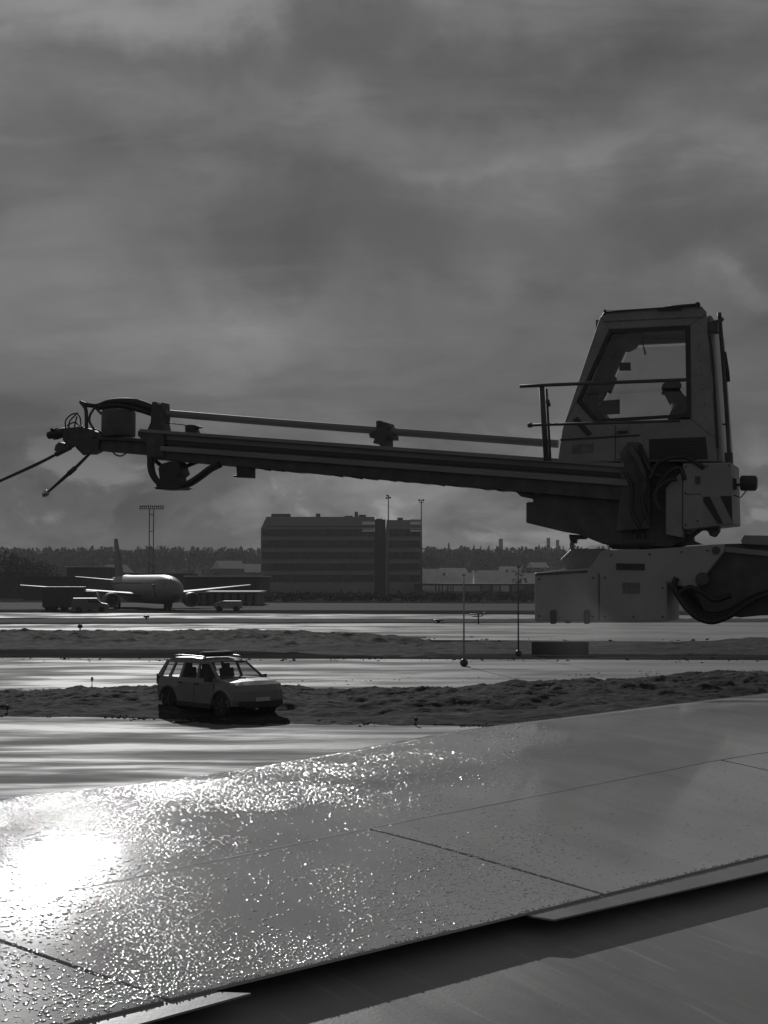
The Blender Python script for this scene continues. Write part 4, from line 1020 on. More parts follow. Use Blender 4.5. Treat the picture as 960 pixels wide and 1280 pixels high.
# ---------------------------------------------------------------- parked airliner
def make_airliner():
    skinm = mat('airliner_skin', .22, .5, var=.08, vscale=.3, coat=.05); belly = mat('airliner_dark', .12, .4)
    r = empty('parked_airliner', (0, 0, 0), 0, 'twin-engine jet airliner parked on the far apron, nose turned towards the viewer', 'airliner')
    Rf = 1.98; zc = 2.75
    prof = [(0, .05), (.25, .45), (.8, .85), (1.7, 1.28), (3.0, 1.66), (4.6, 1.88), (6.5, Rf), (24, Rf), (28, 1.78), (32, 1.25), (35.5, .65), (37.3, .22)]
    m = MB(); seg = 28; vs = []
    for t, rr_ in prof:
        x = 18.5 - t
        lift = -.45 * max(0, 1 - t / 5) ** 1.5 + (max(0, t - 24) / 13.3) ** 1.3 * 1.35
        for k in range(seg):
            th = 2 * math.pi * k / seg; vs.append((x, rr_ * math.sin(th), zc + lift + rr_ * math.cos(th) * 1.03))
    fs = [(i * seg + k, i * seg + (k + 1) % seg, (i + 1) * seg + (k + 1) % seg, (i + 1) * seg + k) for i in range(len(prof) - 1) for k in range(seg)]
    m.add(vs, fs, True); fus = m.build('fuselage', skinm, r)
    def lens_wing(root, tip, cr, ct, tr, tt_, sgn):
        "root,tip: leading edge points"
        m = MB(); sec = [(0, 0), (.08, .55), (.35, 1), (.7, .6), (1, 0), (.7, -.35), (.35, -.5), (.08, -.4)]
        A = [(root[0] - s * cr, root[1], root[2] + h * tr) for s, h in sec]; B_ = [(tip[0] - s * ct, tip[1], tip[2] + h * tt_) for s, h in sec]
        n = len(sec); m.add(A + B_, [tuple(range(n)), tuple(range(n, 2 * n))[::-1]] + [(i, (i + 1) % n, n + (i + 1) % n, n + i) for i in range(n)]); return m
    for s_ in (-1, 1):
        lens_wing((6.2, s_ * 1.6, 1.85), (-1.6, s_ * 17.0, 3.3), 6.4, 1.5, .42, .12, s_).build('wing', mat('airliner_wing_grey', .10, .6, spec=.3), r)
        lens_wing((-12.8, s_ * .8, 4.0), (-16.3, s_ * 6.2, 4.6), 3.6, 1.3, .18, .07, s_).build('tailplane', mat('airliner_wing_grey', .10, .6), r)
        m = MB(); ex, ey, ez = 5.6, s_ * 5.75, 1.25
        m.lathe([(-4.0, .42), (-2.6, .80), (-1.2, 1.04), (.2, 1.06), (.45, .98), (.50, .90), (.35, .84), (-.3, .82)], (ex, ey, ez), (1, 0, 0), 26); e_ = m.build('engine', skinm, r)
        m = MB(); m.lathe([(0, .815), (.01, .81)], (ex - .28, ey, ez), (1, 0, 0), 24); m.lathe([(0, .3), (.3, .2), (.5, .02)], (ex - .2, ey, ez), (1, 0, 0), 14)
        for k in range(18):
            a = 2 * math.pi * k / 18; m.box((ex - .2, ey + .5 * math.cos(a), ez + .5 * math.sin(a)), (.04, .6, .10), Matrix.Rotation(a, 3, 'X'))
        m.build('fan', blkp, e_)
        m = MB(); m.prism([(4.6, 1.95), (1.0, 2.1), (1.5, 1.6), (4.8, 1.9)], ey - .12, ey + .12); m.build('pylon', skinm, r)
    m = MB(); sec = [(0, 0), (.3, .5), (1, 0), (.3, -.5)]
    A = [(-10.6 - s * 6.2, h * .5, 4.3) for s, h in sec]; B_ = [(-15.4 - s * 2.3, h * .2, 10.6) for s, h in sec]
    m.add(A + B_, [(0, 1, 2, 3), (7, 6, 5, 4)] + [(i, (i + 1) % 4, 4 + (i + 1) % 4, 4 + i) for i in range(4)]); m.build('tail_fin', belly, r)
    # cockpit windows
    m = MB()
    for k, (a0, a1) in enumerate(((-34, -4), (4, 34), (40, 62), (-62, -40))):
        pts = []
        for a, t, up in ((a0, 1.75, 52), (a1, 1.75, 52), (a1, 2.9, 38), (a0, 2.9, 38)):
            if abs(a) > 36: pass
            th = R(a * 1.35); t2 = t + .012 * abs(a)
            rr_ = interp([(p[0], p[1]) for p in prof])(t2) + .03; lift = -.45 * max(0, 1 - t2 / 5) ** 1.5
            pts.append((18.5 - t2, rr_ * math.sin(th), zc + lift + rr_ * math.cos(th) * 1.03))
        m.add(pts, [(0, 1, 2, 3)])
    m.build('cockpit_window', mat('dark_glass', .02, .1, spec=.9), fus)
    m = MB()
    for s_ in (-1, 1):
        for k in range(44):
            x = 11.6 - k * .52
            th = R(66); m.box((x, s_ * (Rf * math.sin(th) + .005), zc + Rf * math.cos(th)), (.24, .03, .34), Matrix.Rotation(s_ * R(-24), 3, 'X'))
    m.build('cabin_windows', mat('dark_glass', .02, .1), fus)['kind'] = 'stuff'
    m = MB()
    for s_ in (-1, 1):
        m.box((13.2, s_ * 1.93, 2.6), (.85, .1, 1.75), Matrix.Rotation(0, 3, 'X'))
    m.build('door', belly, fus, bevel=.04)
    # landing gear
    for (gx, gy, rw) in ((13.4, 0, .38), (.4, 3.8, .58), (.4, -3.8, .58)):
        m = MB(); m.tube([(gx, gy, rw), (gx, gy, 1.8)], .11); g_ = m.build('landing_gear', steel, r)
        for q in (-1, 1):
            m = MB(); m.lathe([(-.15, rw * .8), (-.12, rw), (.12, rw), (.15, rw * .8)], (gx, gy + q * .3, rw), (0, 1, 0), 18); m.build('wheel', tyre, g_)
    return r
jet = make_airliner()
jet.location = (G(170, 762).x * 1.06, 212, .01); jet.rotation_euler = (0, 0, -R(90 - 18))
jp = P(178, 740, 212); jet.scale = (1.02, 1.02, 1.0); jet.rotation_euler = (0, 0, -R(90 - 24)); jet.location = (jp.x, 212, .01)

def make_van(name, label, cat, L_=5.0, H_=2.2, base=.55, box=False):
    vm = mat('van_paint_%d' % int(base * 100), base, .4, var=.1, vscale=1.5)
    r = empty(name, (0, 0, 0), 0, label, cat); h = L_ / 2
    m = MB()
    if box: m.prism([(-h, .5), (h * .45, .5), (h * .45, H_), (-h, H_)], -1.1, 1.1); m.prism([(h * .48, .4), (h, .4), (h, 1.2), (h * .85, H_ * .82), (h * .48, H_ * .82)], -1.0, 1.0)
    else: m.prism([(-h, .35), (h * .95, .35), (h, .7), (h * .93, 1.05), (h * .58, 1.22), (h * .34, H_), (-h * .96, H_), (-h, 1.2)], -.95, .95)
    b_ = m.build('body', vm, r, bevel=.06)
    m = MB(); gz0, gz1 = (1.2, H_ * .74) if box else (1.25, H_ - .18)
    m.prism([(h * .5, gz0), (h * .86 if box else h * .55, gz0), (h * .80 if box else h * .36, gz1), (h * .5 if box else -h * .1, gz1)] if box else [(-h * .1, gz0), (h * .53, gz0), (h * .33, gz1), (-h * .1, gz1)], -1.015, 1.015); m.build('side_window', mat('dark_glass', .02, .1), b_)
    for cx in (-h * .62, h * .62):
        for s_ in (-1, 1):
            m = MB(); m.lathe([(-.12, .25), (-.1, .36), (.1, .36), (.12, .25)], (cx, s_ * .85, .36), (0, 1, 0), 16); m.build('wheel', tyre, r)
    return r
def place(o, px, py, rz=0, z=.012): g = G(px, py); o.location = (g.x, g.y, z); o.rotation_euler = (0, 0, rz); return o
place(make_van('apron_van', 'white van parked in front of the low terminal, beside the left wing of the airliner', 'van', 4.6, 1.8, .17), 113, 765.5, R(8))
place(make_van('parked_car', 'small pale car parked before the two-storey annex with square windows', 'car', 3.6, 1.35, .3), 285, 764, R(180))
place(make_van('box_truck', 'dark service truck standing under the outer left wing of the airliner', 'truck', 7.5, 3.2, .06, True), 90, 763.5, R(4))
place(make_van('parked_car', 'tiny pale car left of the dark service truck under the airliner wing tip', 'car', 3.4, 1.3, .2), 71, 763.0, R(180))
# ---------------------------------------------------------------- poles, markers, signs on the airfield
pale = mat('pale_paint', .5, .5)
def rod_marker(px, ybase, ytop, label, base_r, light=False):
    g = G(px, ybase); s = g.y / 1800
    r = empty('marker_pole', (g.x, g.y, 0), 0, label, 'pole'); h = (ybase - ytop) * s
    m = MB(); m.tube([(0, 0, 0), (0, 0, h)], [.045, .03], 8); m.build('pole', mat('pole_pale' if light else 'pole_dark', .35 if light else .05, .5), r)
    m = MB(); m.lathe([(-base_r, base_r * .4), (-base_r * .4, base_r), (base_r * .4, base_r), (base_r, base_r * .4)], (0, 0, base_r * .9), (0, 0, 1), 14); m.build('weight', blkp, r)
    m = MB(); m.box((0, 0, h - .05), (.16, .05, .05)); m.build('cap', blkp, r)
    return r
rod_marker(648, 820, 708, 'thin dark pole with round foot, standing left of the dark airfield sign', .17)
rod_marker(580, 833, 718, 'thin grey pole with ball-shaped foot, on the edge of the second taxiway', .19, True)
# dark sign board seen from behind
g = G(700, 820); s = g.y / 1800
sg = empty('airfield_sign', (g.x, g.y, 0), 0, 'long low dark sign board seen from behind, right of the thin dark pole', 'sign')
w = 71 * s; h = 16.5 * s
m = MB(); m.box((0, 0, h / 2 + .06), (w, .16, h)); pn = m.build('panel', mat('sign_back', .035, .45), sg, bevel=.01)
m = MB()
for k in range(16): m.box((-w / 2 + w * (k + .5) / 16, -.095, h / 2 + .06), (.04, .03, h * .9))
m.build('ribs', mat('sign_back', .035, .45), pn)
for k in (-1, 0, 1): m = MB(); m.box((k * w * .4, 0, .03), (.08, .1, .08)); m.build('leg', steel, sg)
# small lights and markers
def marker(px, py, hpx, label, kind='edge_light', mt=None, cat='runway light', group=None, rr_=None):
    g = G(px, py); s = g.y / 1800; h = hpx * s; r_ = rr_ or max(.05, 1.6 * s)
    r = empty(kind, (g.x, g.y, 0), 0, label, cat, group)
    m = MB(); m.lathe([(0, r_ * .8), (h * .1, r_ * .35), (h * .55, r_ * .3), (h * .6, r_)], (0, 0, 0), (0, 0, 1), 12); m.build('stem', mt or blkp, r)
    m = MB(); m.lathe([(h * .6, r_ * 1.05), (h * .8, r_ * 1.1), (h * .95, r_ * .7), (h, .01)], (0, 0, 0), (0, 0, 1), 12); m.build('lamp_head', mt or blkp, r)
    return r
marker(115, 858, 12, 'pale stemmed edge light on the second taxiway, behind the left end of the bank', mt=pale)
marker(9, 893, 12, 'dark stubby edge light at the left end of the near taxiway edge')
marker(520, 908, 12, 'dark edge light on the near taxiway edge right of the car, just above the wing')
marker(100, 792, 12, 'dark stub light standing on the bank below the parked airliner', rr_=.18)
marker(183, 776, 7, 'dark marker box on the strip in front of the airliner nose wheel', 'marker_box', cat='marker', rr_=.28)
marker(548, 779, 5, 'low dark marker on the strip right of the office block', 'marker_box', cat='marker', rr_=.5)
# T-shaped frame on the strip
g = G(598, 780); s = g.y / 1800
t_ = empty('wind_indicator_frame', (g.x, g.y, 0), 0, 'small T-shaped metal frame between the two thin poles', 'marker')
m = MB(); m.tube([(0, 0, 0), (0, 0, 14 * s)], .07); m.build('stem', blkp, t_)
m = MB(); m.tube([(-11 * s, 0, 12 * s), (11 * s, 0, 13 * s)], .05); m.tube([(-8 * s, 0, 9.5 * s), (2 * s, 0, 9.5 * s)], .05); m.tube([(3 * s, 0, 9 * s), (9 * s, 0, 15 * s)], .05); m.build('crossbar', blkp, t_)

# ---------------------------------------------------------------- tall masts
def mast(name, px, d, ytop, ybase, label, cat, style, base=.1):
    p0 = P(px, ybase, d); s = d / 1800; H = (725 - ytop) * s + CAM_H
    r = empty(name, (p0.x, d, 0), 0, label, cat); mm = mat('mast_grey', .12, .5)
    m = MB()
    if style == 'twin':
        for q in (-2.6, 2.6): m.tube([(q * s, 0, 0), (q * s, 0, H - 2 * s)], .7 * s, 8)
        for k in range(5): z = H * (.2 + .18 * k); m.box((0, 0, z), (5.2 * s, .6 * s, 1.0 * s))
        m.build('tower', mm, r)
        m = MB(); m.box((0, 0, H - 2 * s), (31 * s, 2.6 * s, 1.0 * s)); m.build('head_beam', mm, r)
        for k in range(12):
            m = MB(); x = (-14 + k * 2.55) * s; m.box((x, 0, H + .9 * s), (1.7 * s, 1.2 * s, 2.6 * s), Matrix.Rotation(R(18 if k % 2 else -14), 3, 'Y')); m.tube([(x, 0, H - 2 * s), (x, 0, H)], .3 * s, 5); m.build('floodlight', blkp, r)
    else:
        m.tube([(0, 0, 0), (0, 0, H)], [1.3 * s, .6 * s], 8); m.build('post', mat('mast_pale', .2, .5), r)
        m = MB(); m.box((0, 0, H - 3 * s), (6 * s, 1 * s, .8 * s)); m.build('arm', mm, r)
        for q in ((-1, -.5), (1.6, -3.0), (-1.8, -3.5)) if style == 'cams' else ((-2, -.2), (2, -.2)):
            m = MB(); m.box((q[0] * s * 1.2, 0, H + q[1] * s), (2.6 * s, 2 * s, 2.0 * s), Matrix.Rotation(R(12), 3, 'Y')); m.build('floodlight', blkp, r)
    return r
mast('floodlight_mast', 188.5, 300, 634, 760, 'twin-legged floodlight mast rising behind the parked airliner', 'light mast', 'twin')
mast('light_post', 485.5, 330, 619, 757, 'slim lamp post with camera cluster, in front of the gap of the office block', 'lamp post', 'cams')
mast('light_post', 526.8, 330, 625, 757, 'slim lamp post with T-shaped head, at the right corner of the office block', 'lamp post', 'tee')
mast('light_post', 242, 420, 693, 757, 'short thin post rising from the tree line right of the airliner', 'lamp post', 'tee')

# ---------------------------------------------------------------- office block
conc = mat('facade_panel', .30, .6, var=.12, vscale=.15, dirt=.25); band_g = mat('ribbon_glass', .035, .2, spec=.6, var=.9, vscale=.35, stretch=(1, .1, .6)); bright = mat('sky_reflection_pale', .85, .35)  # bright: near-white base standing in for sky reflected in the stair panels
def zpx(py, d): return CAM_H + (725 - py) * d / 1800
def xpx(px, d): return (px - 480) * d / 1800
def office():
    d = 415; s = d / 1800; r = empty('office_block', (xpx(400, d), d, 0), 0, 'wide eight-storey office block with dark ribbon windows, two wings and a recessed stair', 'building')
    ox = r.location.x
    X = lambda px: xpx(px, d) - ox
    blocks = [(326, 468, 646, 18, 4.5), (482, 526, 650, 15, 1.0)]
    for bi, (x0, x1, yt, dep, ch) in enumerate(blocks):
        a, b_ = X(x0), X(x1); H = zpx(yt, d)
        m = MB()
        # chamfered left top corner
        m.prism([(a + (.6 if bi == 0 else 0), 0), (b_, 0), (b_, H), (a + (1.6 if bi == 0 else .3), H), (a, H - 3.4), (a, 4)] , 0, dep)
        wl = m.build('wall', conc, r)
        for k in range(8):
            zt = zpx(664 + k * 14.2 - 2.4, d); zb = zt - 2.0
            if zb < 1: break
            m = MB(); x1_ = b_ - .25
            m.box(((a + .5 + x1_) / 2, -.05, (zt + zb) / 2), (x1_ - a - .5, .3, zt - zb)); wn = m.build('window_band', band_g, r)
            m = MB(); n = int((x1_ - a) / 1.5)
            for q in range(n + 1): m.box((a + .5 + (x1_ - a - .5) * q / n, -.24, (zt + zb) / 2), (.10, .1, zt - zb))
            for q in range(n):
                if (q * 7 + k * 5 + bi * 3) % 11 in (0, 4, 5): m.box((a + .5 + (x1_ - a - .5) * (q + .5) / n, -.215, zt - (zt - zb) * (.2 + .06 * ((q * 3 + k) % 5))), ((x1_ - a) / n * .92, .04, (zt - zb) * (.4 + .12 * ((q * 3 + k) % 5))))
            m.box(((a + .5 + x1_) / 2, -.24, zt - .04), (x1_ - a - .4, .1, .09)); m.box(((a + .5 + x1_) / 2, -.24, zb + .04), (x1_ - a - .4, .1, .09)); m.build('mullions', mat('mullion_grey', .09, .5), wn)
        # top storey set-back line
        m = MB(); zt = zpx(yt + 1, d); m.box(((a + b_) / 2 + .8, -.12, zt - 2.5), (b_ - a - 1.8, .2, .25)); m.box(((a + b_) / 2 + .8, -.12, zt - 6.5), (b_ - a - 1.8, .2, .2)); m.build('cornice', mat('mullion_grey', .09, .5), wl)
        # square panels by the stair: reflected sky painted pale, tilted to catch more sky
        bx0, bx1 = (453, 469) if bi == 0 else (513, 527)
        p_ = bright
        for q, (ya, yb) in enumerate(((649, 656), (657.2, 664.6))):
            m = MB(); m.prism([(X(bx0), zpx(yb, d)), (X(bx1), zpx(yb, d)), (X(bx1 - .8), zpx(ya, d)), (X(bx0 - .8), zpx(ya, d))], -.5, -.15); [setattr(v_, 'y', v_.y + (v_.z - zpx(yb, d)) * .55) for v_ in m.v]; m.build('sky_reflection_panel', p_, r, bevel=.02)
    m = MB(); m.prism([(X(468), 0), (X(482), 0), (X(482), zpx(649, d)), (X(468), zpx(649, d))], 2.0, 12); m.build('stair_core', mat('stair_dark', .03, .4), r)
    m = MB()
    for (x0, x1, h_, y0) in ((336, 360, 5.5, 8), (394, 399, 5, 4), (443, 447, 7, 3), (448, 457, 3.5, 4), (430, 440, 2.5, 6), (470, 478, 2.5, 4), (497, 504, 4, 5)):
        yt = 646 if x0 < 468 else 650
        m2 = MB(); m2.box(((X(x0) + X(x1)) / 2, y0 + 2, zpx(yt, d) + h_ * s / 2), ((x1 - x0) * s, 3, h_ * s)); m2.build('roof_plant', mat('roof_plant', .1, .6), r, bevel=.05)
    return r
office()
# ---------------------------------------------------------------- lower buildings
wallm = mat('old_render', .17, .8, var=.25, vscale=.3, dirt=.4); darkwall = mat('dark_wall', .06, .8, var=.3, vscale=.2); snow = mat('old_snow', .62, .7, var=.15, vscale=.5); winm = mat('window_dark', .015, .2)
def block(name, d, x0, x1, yt, label, rows=None, cols=0, wall=wallm, roof='flat', depth=12, snowy=True, roofm=None):
    p = xpx((x0 + x1) / 2, d); r = empty(name, (p, d, 0), 0, label, 'building'); w = (x1 - x0) * d / 1800; H = zpx(yt, d)
    m = MB(); m.box((0, depth / 2, H / 2), (w, depth, H)); m.build('wall', wall, r)
    m = MB(); rm = roofm or (snow if snowy else darkwall)
    if roof == 'flat': m.box((0, depth / 2, H + .12), (w + .6, depth + .6, .24))
    else:
        rh = w * .28; m.add([(-w / 2 - .4, -.4, H), (w / 2 + .4, -.4, H), (w / 2 + .4, depth + .4, H), (-w / 2 - .4, depth + .4, H), (0, -.4, H + rh), (0, depth + .4, H + rh)], [(0, 1, 4), (3, 5, 2), (0, 4, 5, 3), (1, 2, 5, 4), (0, 3, 2, 1)])
    m.build('roof', rm, r)
    if rows:
        for py in rows:
            for k in range(cols):
                x = -w / 2 + w * (k + .5) / cols; z = zpx(py, d); ww = min(1.5, w / cols * .45)
                m = MB(); m.box((x, -.02, z), (ww, .14, 1.35)); wn = m.build('window', pale if False else mat('window_frame', .1, .6), r)
                m = MB(); m.box((x, -.1, z), (ww - .16, .04, 1.2)); m.build('pane', winm, wn)
    return r
block('annex_building', 232, 236, 322, 741, 'two-storey grey annex with rows of square windows, right of the airliner nose', (746.5, 758), 9, wallm, 'flat', 14)
block('hangar_building', 285, 232, 325, 721, 'long dark hall with a snow-lined roof, behind the annex', None, 0, darkwall, 'flat', 25)
block('terminal_building', 300, 30, 104, 722, 'long dark low terminal hall behind the outer left wing of the airliner', None, 0, darkwall, 'flat', 25, False)
block('terminal_building', 330, -80, 30, 716, 'dark hall at the left border of the view, left of the long low terminal', (726, 738), 9, darkwall, 'flat', 25, False)
block('storage_hall', 340, 84, 128, 709, 'hall with a bright snow strip along its roof, left of the airliner fin', None, 0, darkwall, 'flat', 20)
block('storage_hall', 360, 128, 232, 718, 'low dark hall directly behind the airliner fuselage', None, 0, darkwall, 'flat', 20, False)
# long pale-fronted hall right of the office block
def pale_hall():
    d = 400; r = empty('glazed_hall', (xpx(574, d), d, 0), 0, 'long low hall with a bright panelled front, right of the office block', 'building')
    X = lambda px: xpx(px, d) - r.location.x
    m = MB(); m.box(((X(520) + X(668)) / 2, 8, zpx(731, d) / 2), (X(668) - X(520), 15.9, zpx(731, d))); m.build('wall', darkwall, r)
    m = MB(); m.box(((X(520) + X(668)) / 2, 7.9, zpx(730.3, d)), (X(668) - X(520) + .5, 16.6, .3)); m.build('roof', mat('slate_roof', .05, .7), r)
    for (a, b_, t) in ((527, 544, 'a'), (545.5, 548, 'a'), (549.5, 552, 'a'), (553.5, 558.5, 'a'), (560, 566, 'b'), (567, 578, 'a'), (581, 600, 'b'), (602, 612, 'c'), (616, 624, 'b'), (626, 636, 'a'), (640, 655, 'c')):
        bb = {'a': .62, 'b': .36, 'c': .18}[t]
        m = MB(); m.box(((X(a) + X(b_)) / 2, -.1, (zpx(731.8, d) + zpx(739.3, d)) / 2), (X(b_) - X(a), .25, zpx(731.8, d) - zpx(739.3, d))); m.build('front_panel', mat('front_panel_%s' % t, bb, .35, var=.1, vscale=.6), r)
    m = MB(); m.box(((X(525) + X(640)) / 2, -1.0, zpx(742.5, d)), (X(640) - X(525), .15, .12)); m.box(((X(525) + X(630)) / 2, -1.0, zpx(740.5, d)), (X(630) - X(525), .15, .1)); m.build('handrail', pale, r)
pale_hall()
# low fence / parked clutter between apron and buildings
def fence(name, d, x0, x1, h, label):
    r = empty(name, (xpx((x0 + x1) / 2, d), d, 0), 0, label, 'fence'); w = (x1 - x0) * d / 1800
    m = MB(); n = int(w / .35)
    for k in range(n): m.box((-w / 2 + w * k / n, 0, h / 2), (.05, .03, h))
    for z in (.2, h * .55, h - .1): m.box((0, .04, z), (w, .03, .05))
    m.build('mesh_panel', steel, r)
    for k in range(int(w / 6) + 1):
        m = MB(); m.box((-w / 2 + k * 6, .1, h / 2 + .1), (.1, .1, h + .2)); m.build('post', steel, r)
fence('airfield_fence', 262, 325, 560, 2.4, 'long dark perimeter fence in front of the office block')
fence('airfield_fence', 250, 560, 700, 2.0, 'low dark perimeter fence below the bright-fronted hall')

# houses on the slope
rh = random.Random(9)
def house(px, py, d, w, hh, label, bright_, rot):
    z0 = hill_z(xpx(px, d), d) if d > 505 else 0
    r = empty('house', (xpx(px, d), d, z0 - .3), rot, label, 'house')
    top = zpx(py, d) - z0 + .3; wallh = max(2.4, top - w * .3)
    m = MB(); m.box((0, 0, wallh / 2), (w, w * .8, wallh)); m.build('wall', mat('house_wall_%d' % bright_, (.05, .07, .11)[bright_], .8, var=.2, vscale=.2), r)
    m = MB(); e_ = .4; hw = w / 2 + e_; hd2 = w * .4 + e_; rr2 = wallh + w * .3
    m.add([(-hw, -hd2, wallh - .1), (hw, -hd2, wallh - .1), (hw, hd2, wallh - .1), (-hw, hd2, wallh - .1), (-hw, 0, rr2), (hw, 0, rr2)], [(0, 1, 5, 4), (2, 3, 4, 5), (0, 4, 3), (1, 2, 5), (0, 3, 2, 1)]); rf = m.build('roof', snow if rh.random() < .8 else darkwall, r)
    m = MB(); m.box((w * .2, .3, rr2), (.8, .8, 1.8)); m.build('chimney', darkwall, rf)
    for q in (-.28, .28):
        m = MB(); m.box((w * q, -w * .4 - .02, wallh * .5), (1.1, .1, 1.2)); m.build('window', winm, r)
L_house = [
 (286, 701, 620, 11, 'white-roofed gabled house on the tree line between airliner and office block', 2, .5),
 (312, 705, 640, 12, 'low snowy-roofed house just left of the office block', 1, .1),
 (145, 706, 560, 10, 'dim house behind the tail of the airliner', 1, .9),
 (62, 708, 600, 14, 'snowy-roofed house above the terminal, near the left tree clump', 0, .1),
 (538, 711, 640, 16, 'house with a snowy roof, first right of the office block', 1, 0),
 (566, 710, 660, 12, 'small pale house, second right of the office block', 2, .3),
 (592, 707.5, 700, 17, 'wide snow-roofed house highest on the slope, left of the tall chimney', 1, -.12),
 (612, 713, 640, 15, 'snowy roof in the middle of the slope below the lone chimney', 0, .05),
 (585, 718, 590, 16, 'snowy-roofed house low on the slope, left of centre above the bright hall', 1, .1),
 (622, 720, 560, 18, 'widest low house on the slope, above the bright-fronted hall', 2, 0),
 (650, 717, 600, 15, 'snowy-roofed house behind the top of the dark pole', 1, .1),
 (672, 703, 760, 9, 'lone pale house among the trees just left of the truck knuckle', 2, .4),
 (546, 720, 540, 14, 'dark house with snowy roof directly right of the office block foot', 0, .2),
 (640, 708, 720, 12, 'small snowy house high on the slope right of the lone chimney', 0, -.2),
]
for (px, py, d, w, lb, br, ro) in L_house: house(px, py, d, w, 3, lb, br, ro)

# chimneys
def chimney(px, ytop, d, wpx, label):
    s = d / 1800; z0 = hill_z(xpx(px, d), d); r = empty('chimney_stack', (xpx(px, d), d, z0 - 1), 0, label, 'chimney'); H = zpx(ytop, d) - z0 + 1
    m = MB(); m.lathe([(0, wpx * s * .6), (H * .9, wpx * s * .5), (H, wpx * s * .5)], (0, 0, 0), (0, 0, 1), 16); st_ = m.build('shaft', mat('chimney_concrete', .1, .8), r)
    m = MB(); m.lathe([(H * .97, wpx * s * .54), (H, wpx * s * .54)], (0, 0, 0), (0, 0, 1), 16); m.build('rim', mat('roof_plant', .1, .6), st_)
chimney(626, 673.5, 1250, 5.2, 'lone power-station chimney above the trees left of the truck')
chimney(685.5, 672.5, 1250, 4.4, 'left and taller of the two chimneys beside the truck boom foot')
chimney(697, 675, 1250, 4.0, 'right and shorter of the two chimneys beside the truck boom foot')

# fluid mist hanging round the lower body of the de-icing truck
def mist(name, c, size, peak, label, seed):
    mb_ = MB(); mb_.box(c, size); m_ = bpy.data.materials.new('mist_' + name); m_.use_nodes = True
    N = m_.node_tree.nodes; L = m_.node_tree.links; N.clear(); o_ = N.new('ShaderNodeOutputMaterial'); v_ = N.new('ShaderNodeVolumePrincipled')
    v_.inputs['Color'].default_value = (.85, .85, .85, 1); v_.inputs['Anisotropy'].default_value = .1
    g_ = N.new('ShaderNodeNewGeometry'); mp_ = N.new('ShaderNodeVectorMath'); mp_.operation = 'SUBTRACT'; mp_.inputs[1].default_value = c; L.new(g_.outputs['Position'], mp_.inputs[0])
    dv = N.new('ShaderNodeVectorMath'); dv.operation = 'DIVIDE'; dv.inputs[1].default_value = tuple(k / 2 for k in size); L.new(mp_.outputs[0], dv.inputs[0])
    ln = N.new('ShaderNodeVectorMath'); ln.operation = 'LENGTH'; L.new(dv.outputs[0], ln.inputs[0])
    fl = N.new('ShaderNodeMapRange'); fl.interpolation_type = 'SMOOTHSTEP'; fl.inputs[1].default_value = 0; fl.inputs[2].default_value = .98; fl.inputs[3].default_value = 1; fl.inputs[4].default_value = 0; L.new(ln.outputs['Value'], fl.inputs[0])
    nz = N.new('ShaderNodeTexNoise'); nz.inputs['Scale'].default_value = 2.4 / max(size); nz.inputs['Detail'].default_value = 3; L.new(mp_.outputs[0], nz.inputs['Vector'])
    mr = N.new('ShaderNodeMapRange'); mr.inputs[1].default_value = .3; mr.inputs[2].default_value = .7; mr.inputs[3].default_value = .3; mr.inputs[4].default_value = 1.5; L.new(nz.outputs[0], mr.inputs[0])
    a = N.new('ShaderNodeMath'); a.operation = 'MULTIPLY'; L.new(fl.outputs[0], a.inputs[0]); L.new(mr.outputs[0], a.inputs[1])
    b = N.new('ShaderNodeMath'); b.operation = 'MULTIPLY'; b.inputs[1].default_value = peak; L.new(a.outputs[0], b.inputs[0])
    L.new(b.outputs[0], v_.inputs['Density']); L.new(v_.outputs[0], o_.inputs['Volume'])
    return tag(mb_.build(name, m_), label, 'mist', kind='stuff')
q_ = P(775, 765, 16.4); mist('fluid_mist', (q_.x, 16.4, q_.z), (2.6, 1.8, 2.5), .16, 'pale drifting mist in front of the lower body of the de-icing truck', 1)
# smoke drifting from the lone chimney
pm = MB(); px0 = P(626, 672, 1250); pm.box((px0.x - 33, 1250, px0.z + 10), (74, 14, 30))
sm = bpy.data.materials.new('chimney_smoke'); sm.use_nodes = True
N = sm.node_tree.nodes; L = sm.node_tree.links; N.clear(); o_ = N.new('ShaderNodeOutputMaterial'); v_ = N.new('ShaderNodeVolumePrincipled')
v_.inputs['Color'].default_value = (.35, .35, .35, 1)
g_ = N.new('ShaderNodeNewGeometry'); sb_ = N.new('ShaderNodeVectorMath'); sb_.operation = 'SUBTRACT'; sb_.inputs[1].default_value = (px0.x, 1250, px0.z); L.new(g_.outputs['Position'], sb_.inputs[0])
ns_ = N.new('ShaderNodeTexNoise'); ns_.inputs['Scale'].default_value = .11; ns_.inputs['Detail'].default_value = 4; L.new(sb_.outputs[0], ns_.inputs['Vector'])
sx_ = N.new('ShaderNodeSeparateXYZ'); L.new(sb_.outputs[0], sx_.inputs[0])
def M_(op, a, b=None):
    q = N.new('ShaderNodeMath'); q.operation = op
    for i, v in enumerate((a, b)):
        if v is None: continue
        if isinstance(v, (int, float)): q.inputs[i].default_value = v
        else: L.new(v, q.inputs[i])
    return q.outputs[0]
along = M_('MULTIPLY', sx_.outputs[0], -1.0)
cz_ = M_('MULTIPLY', M_('POWER', M_('MAXIMUM', along, 0.01), .62), 1.15)
wd_ = M_('ADD', M_('MULTIPLY', M_('MAXIMUM', along, 0.0), .11), 1.2)
dz_ = M_('DIVIDE', M_('SUBTRACT', M_('ADD', sx_.outputs[2], M_('MULTIPLY', M_('SUBTRACT', ns_.outputs[0], .5), 9.0)), cz_), wd_)
dy_ = M_('DIVIDE', sx_.outputs[1], wd_)
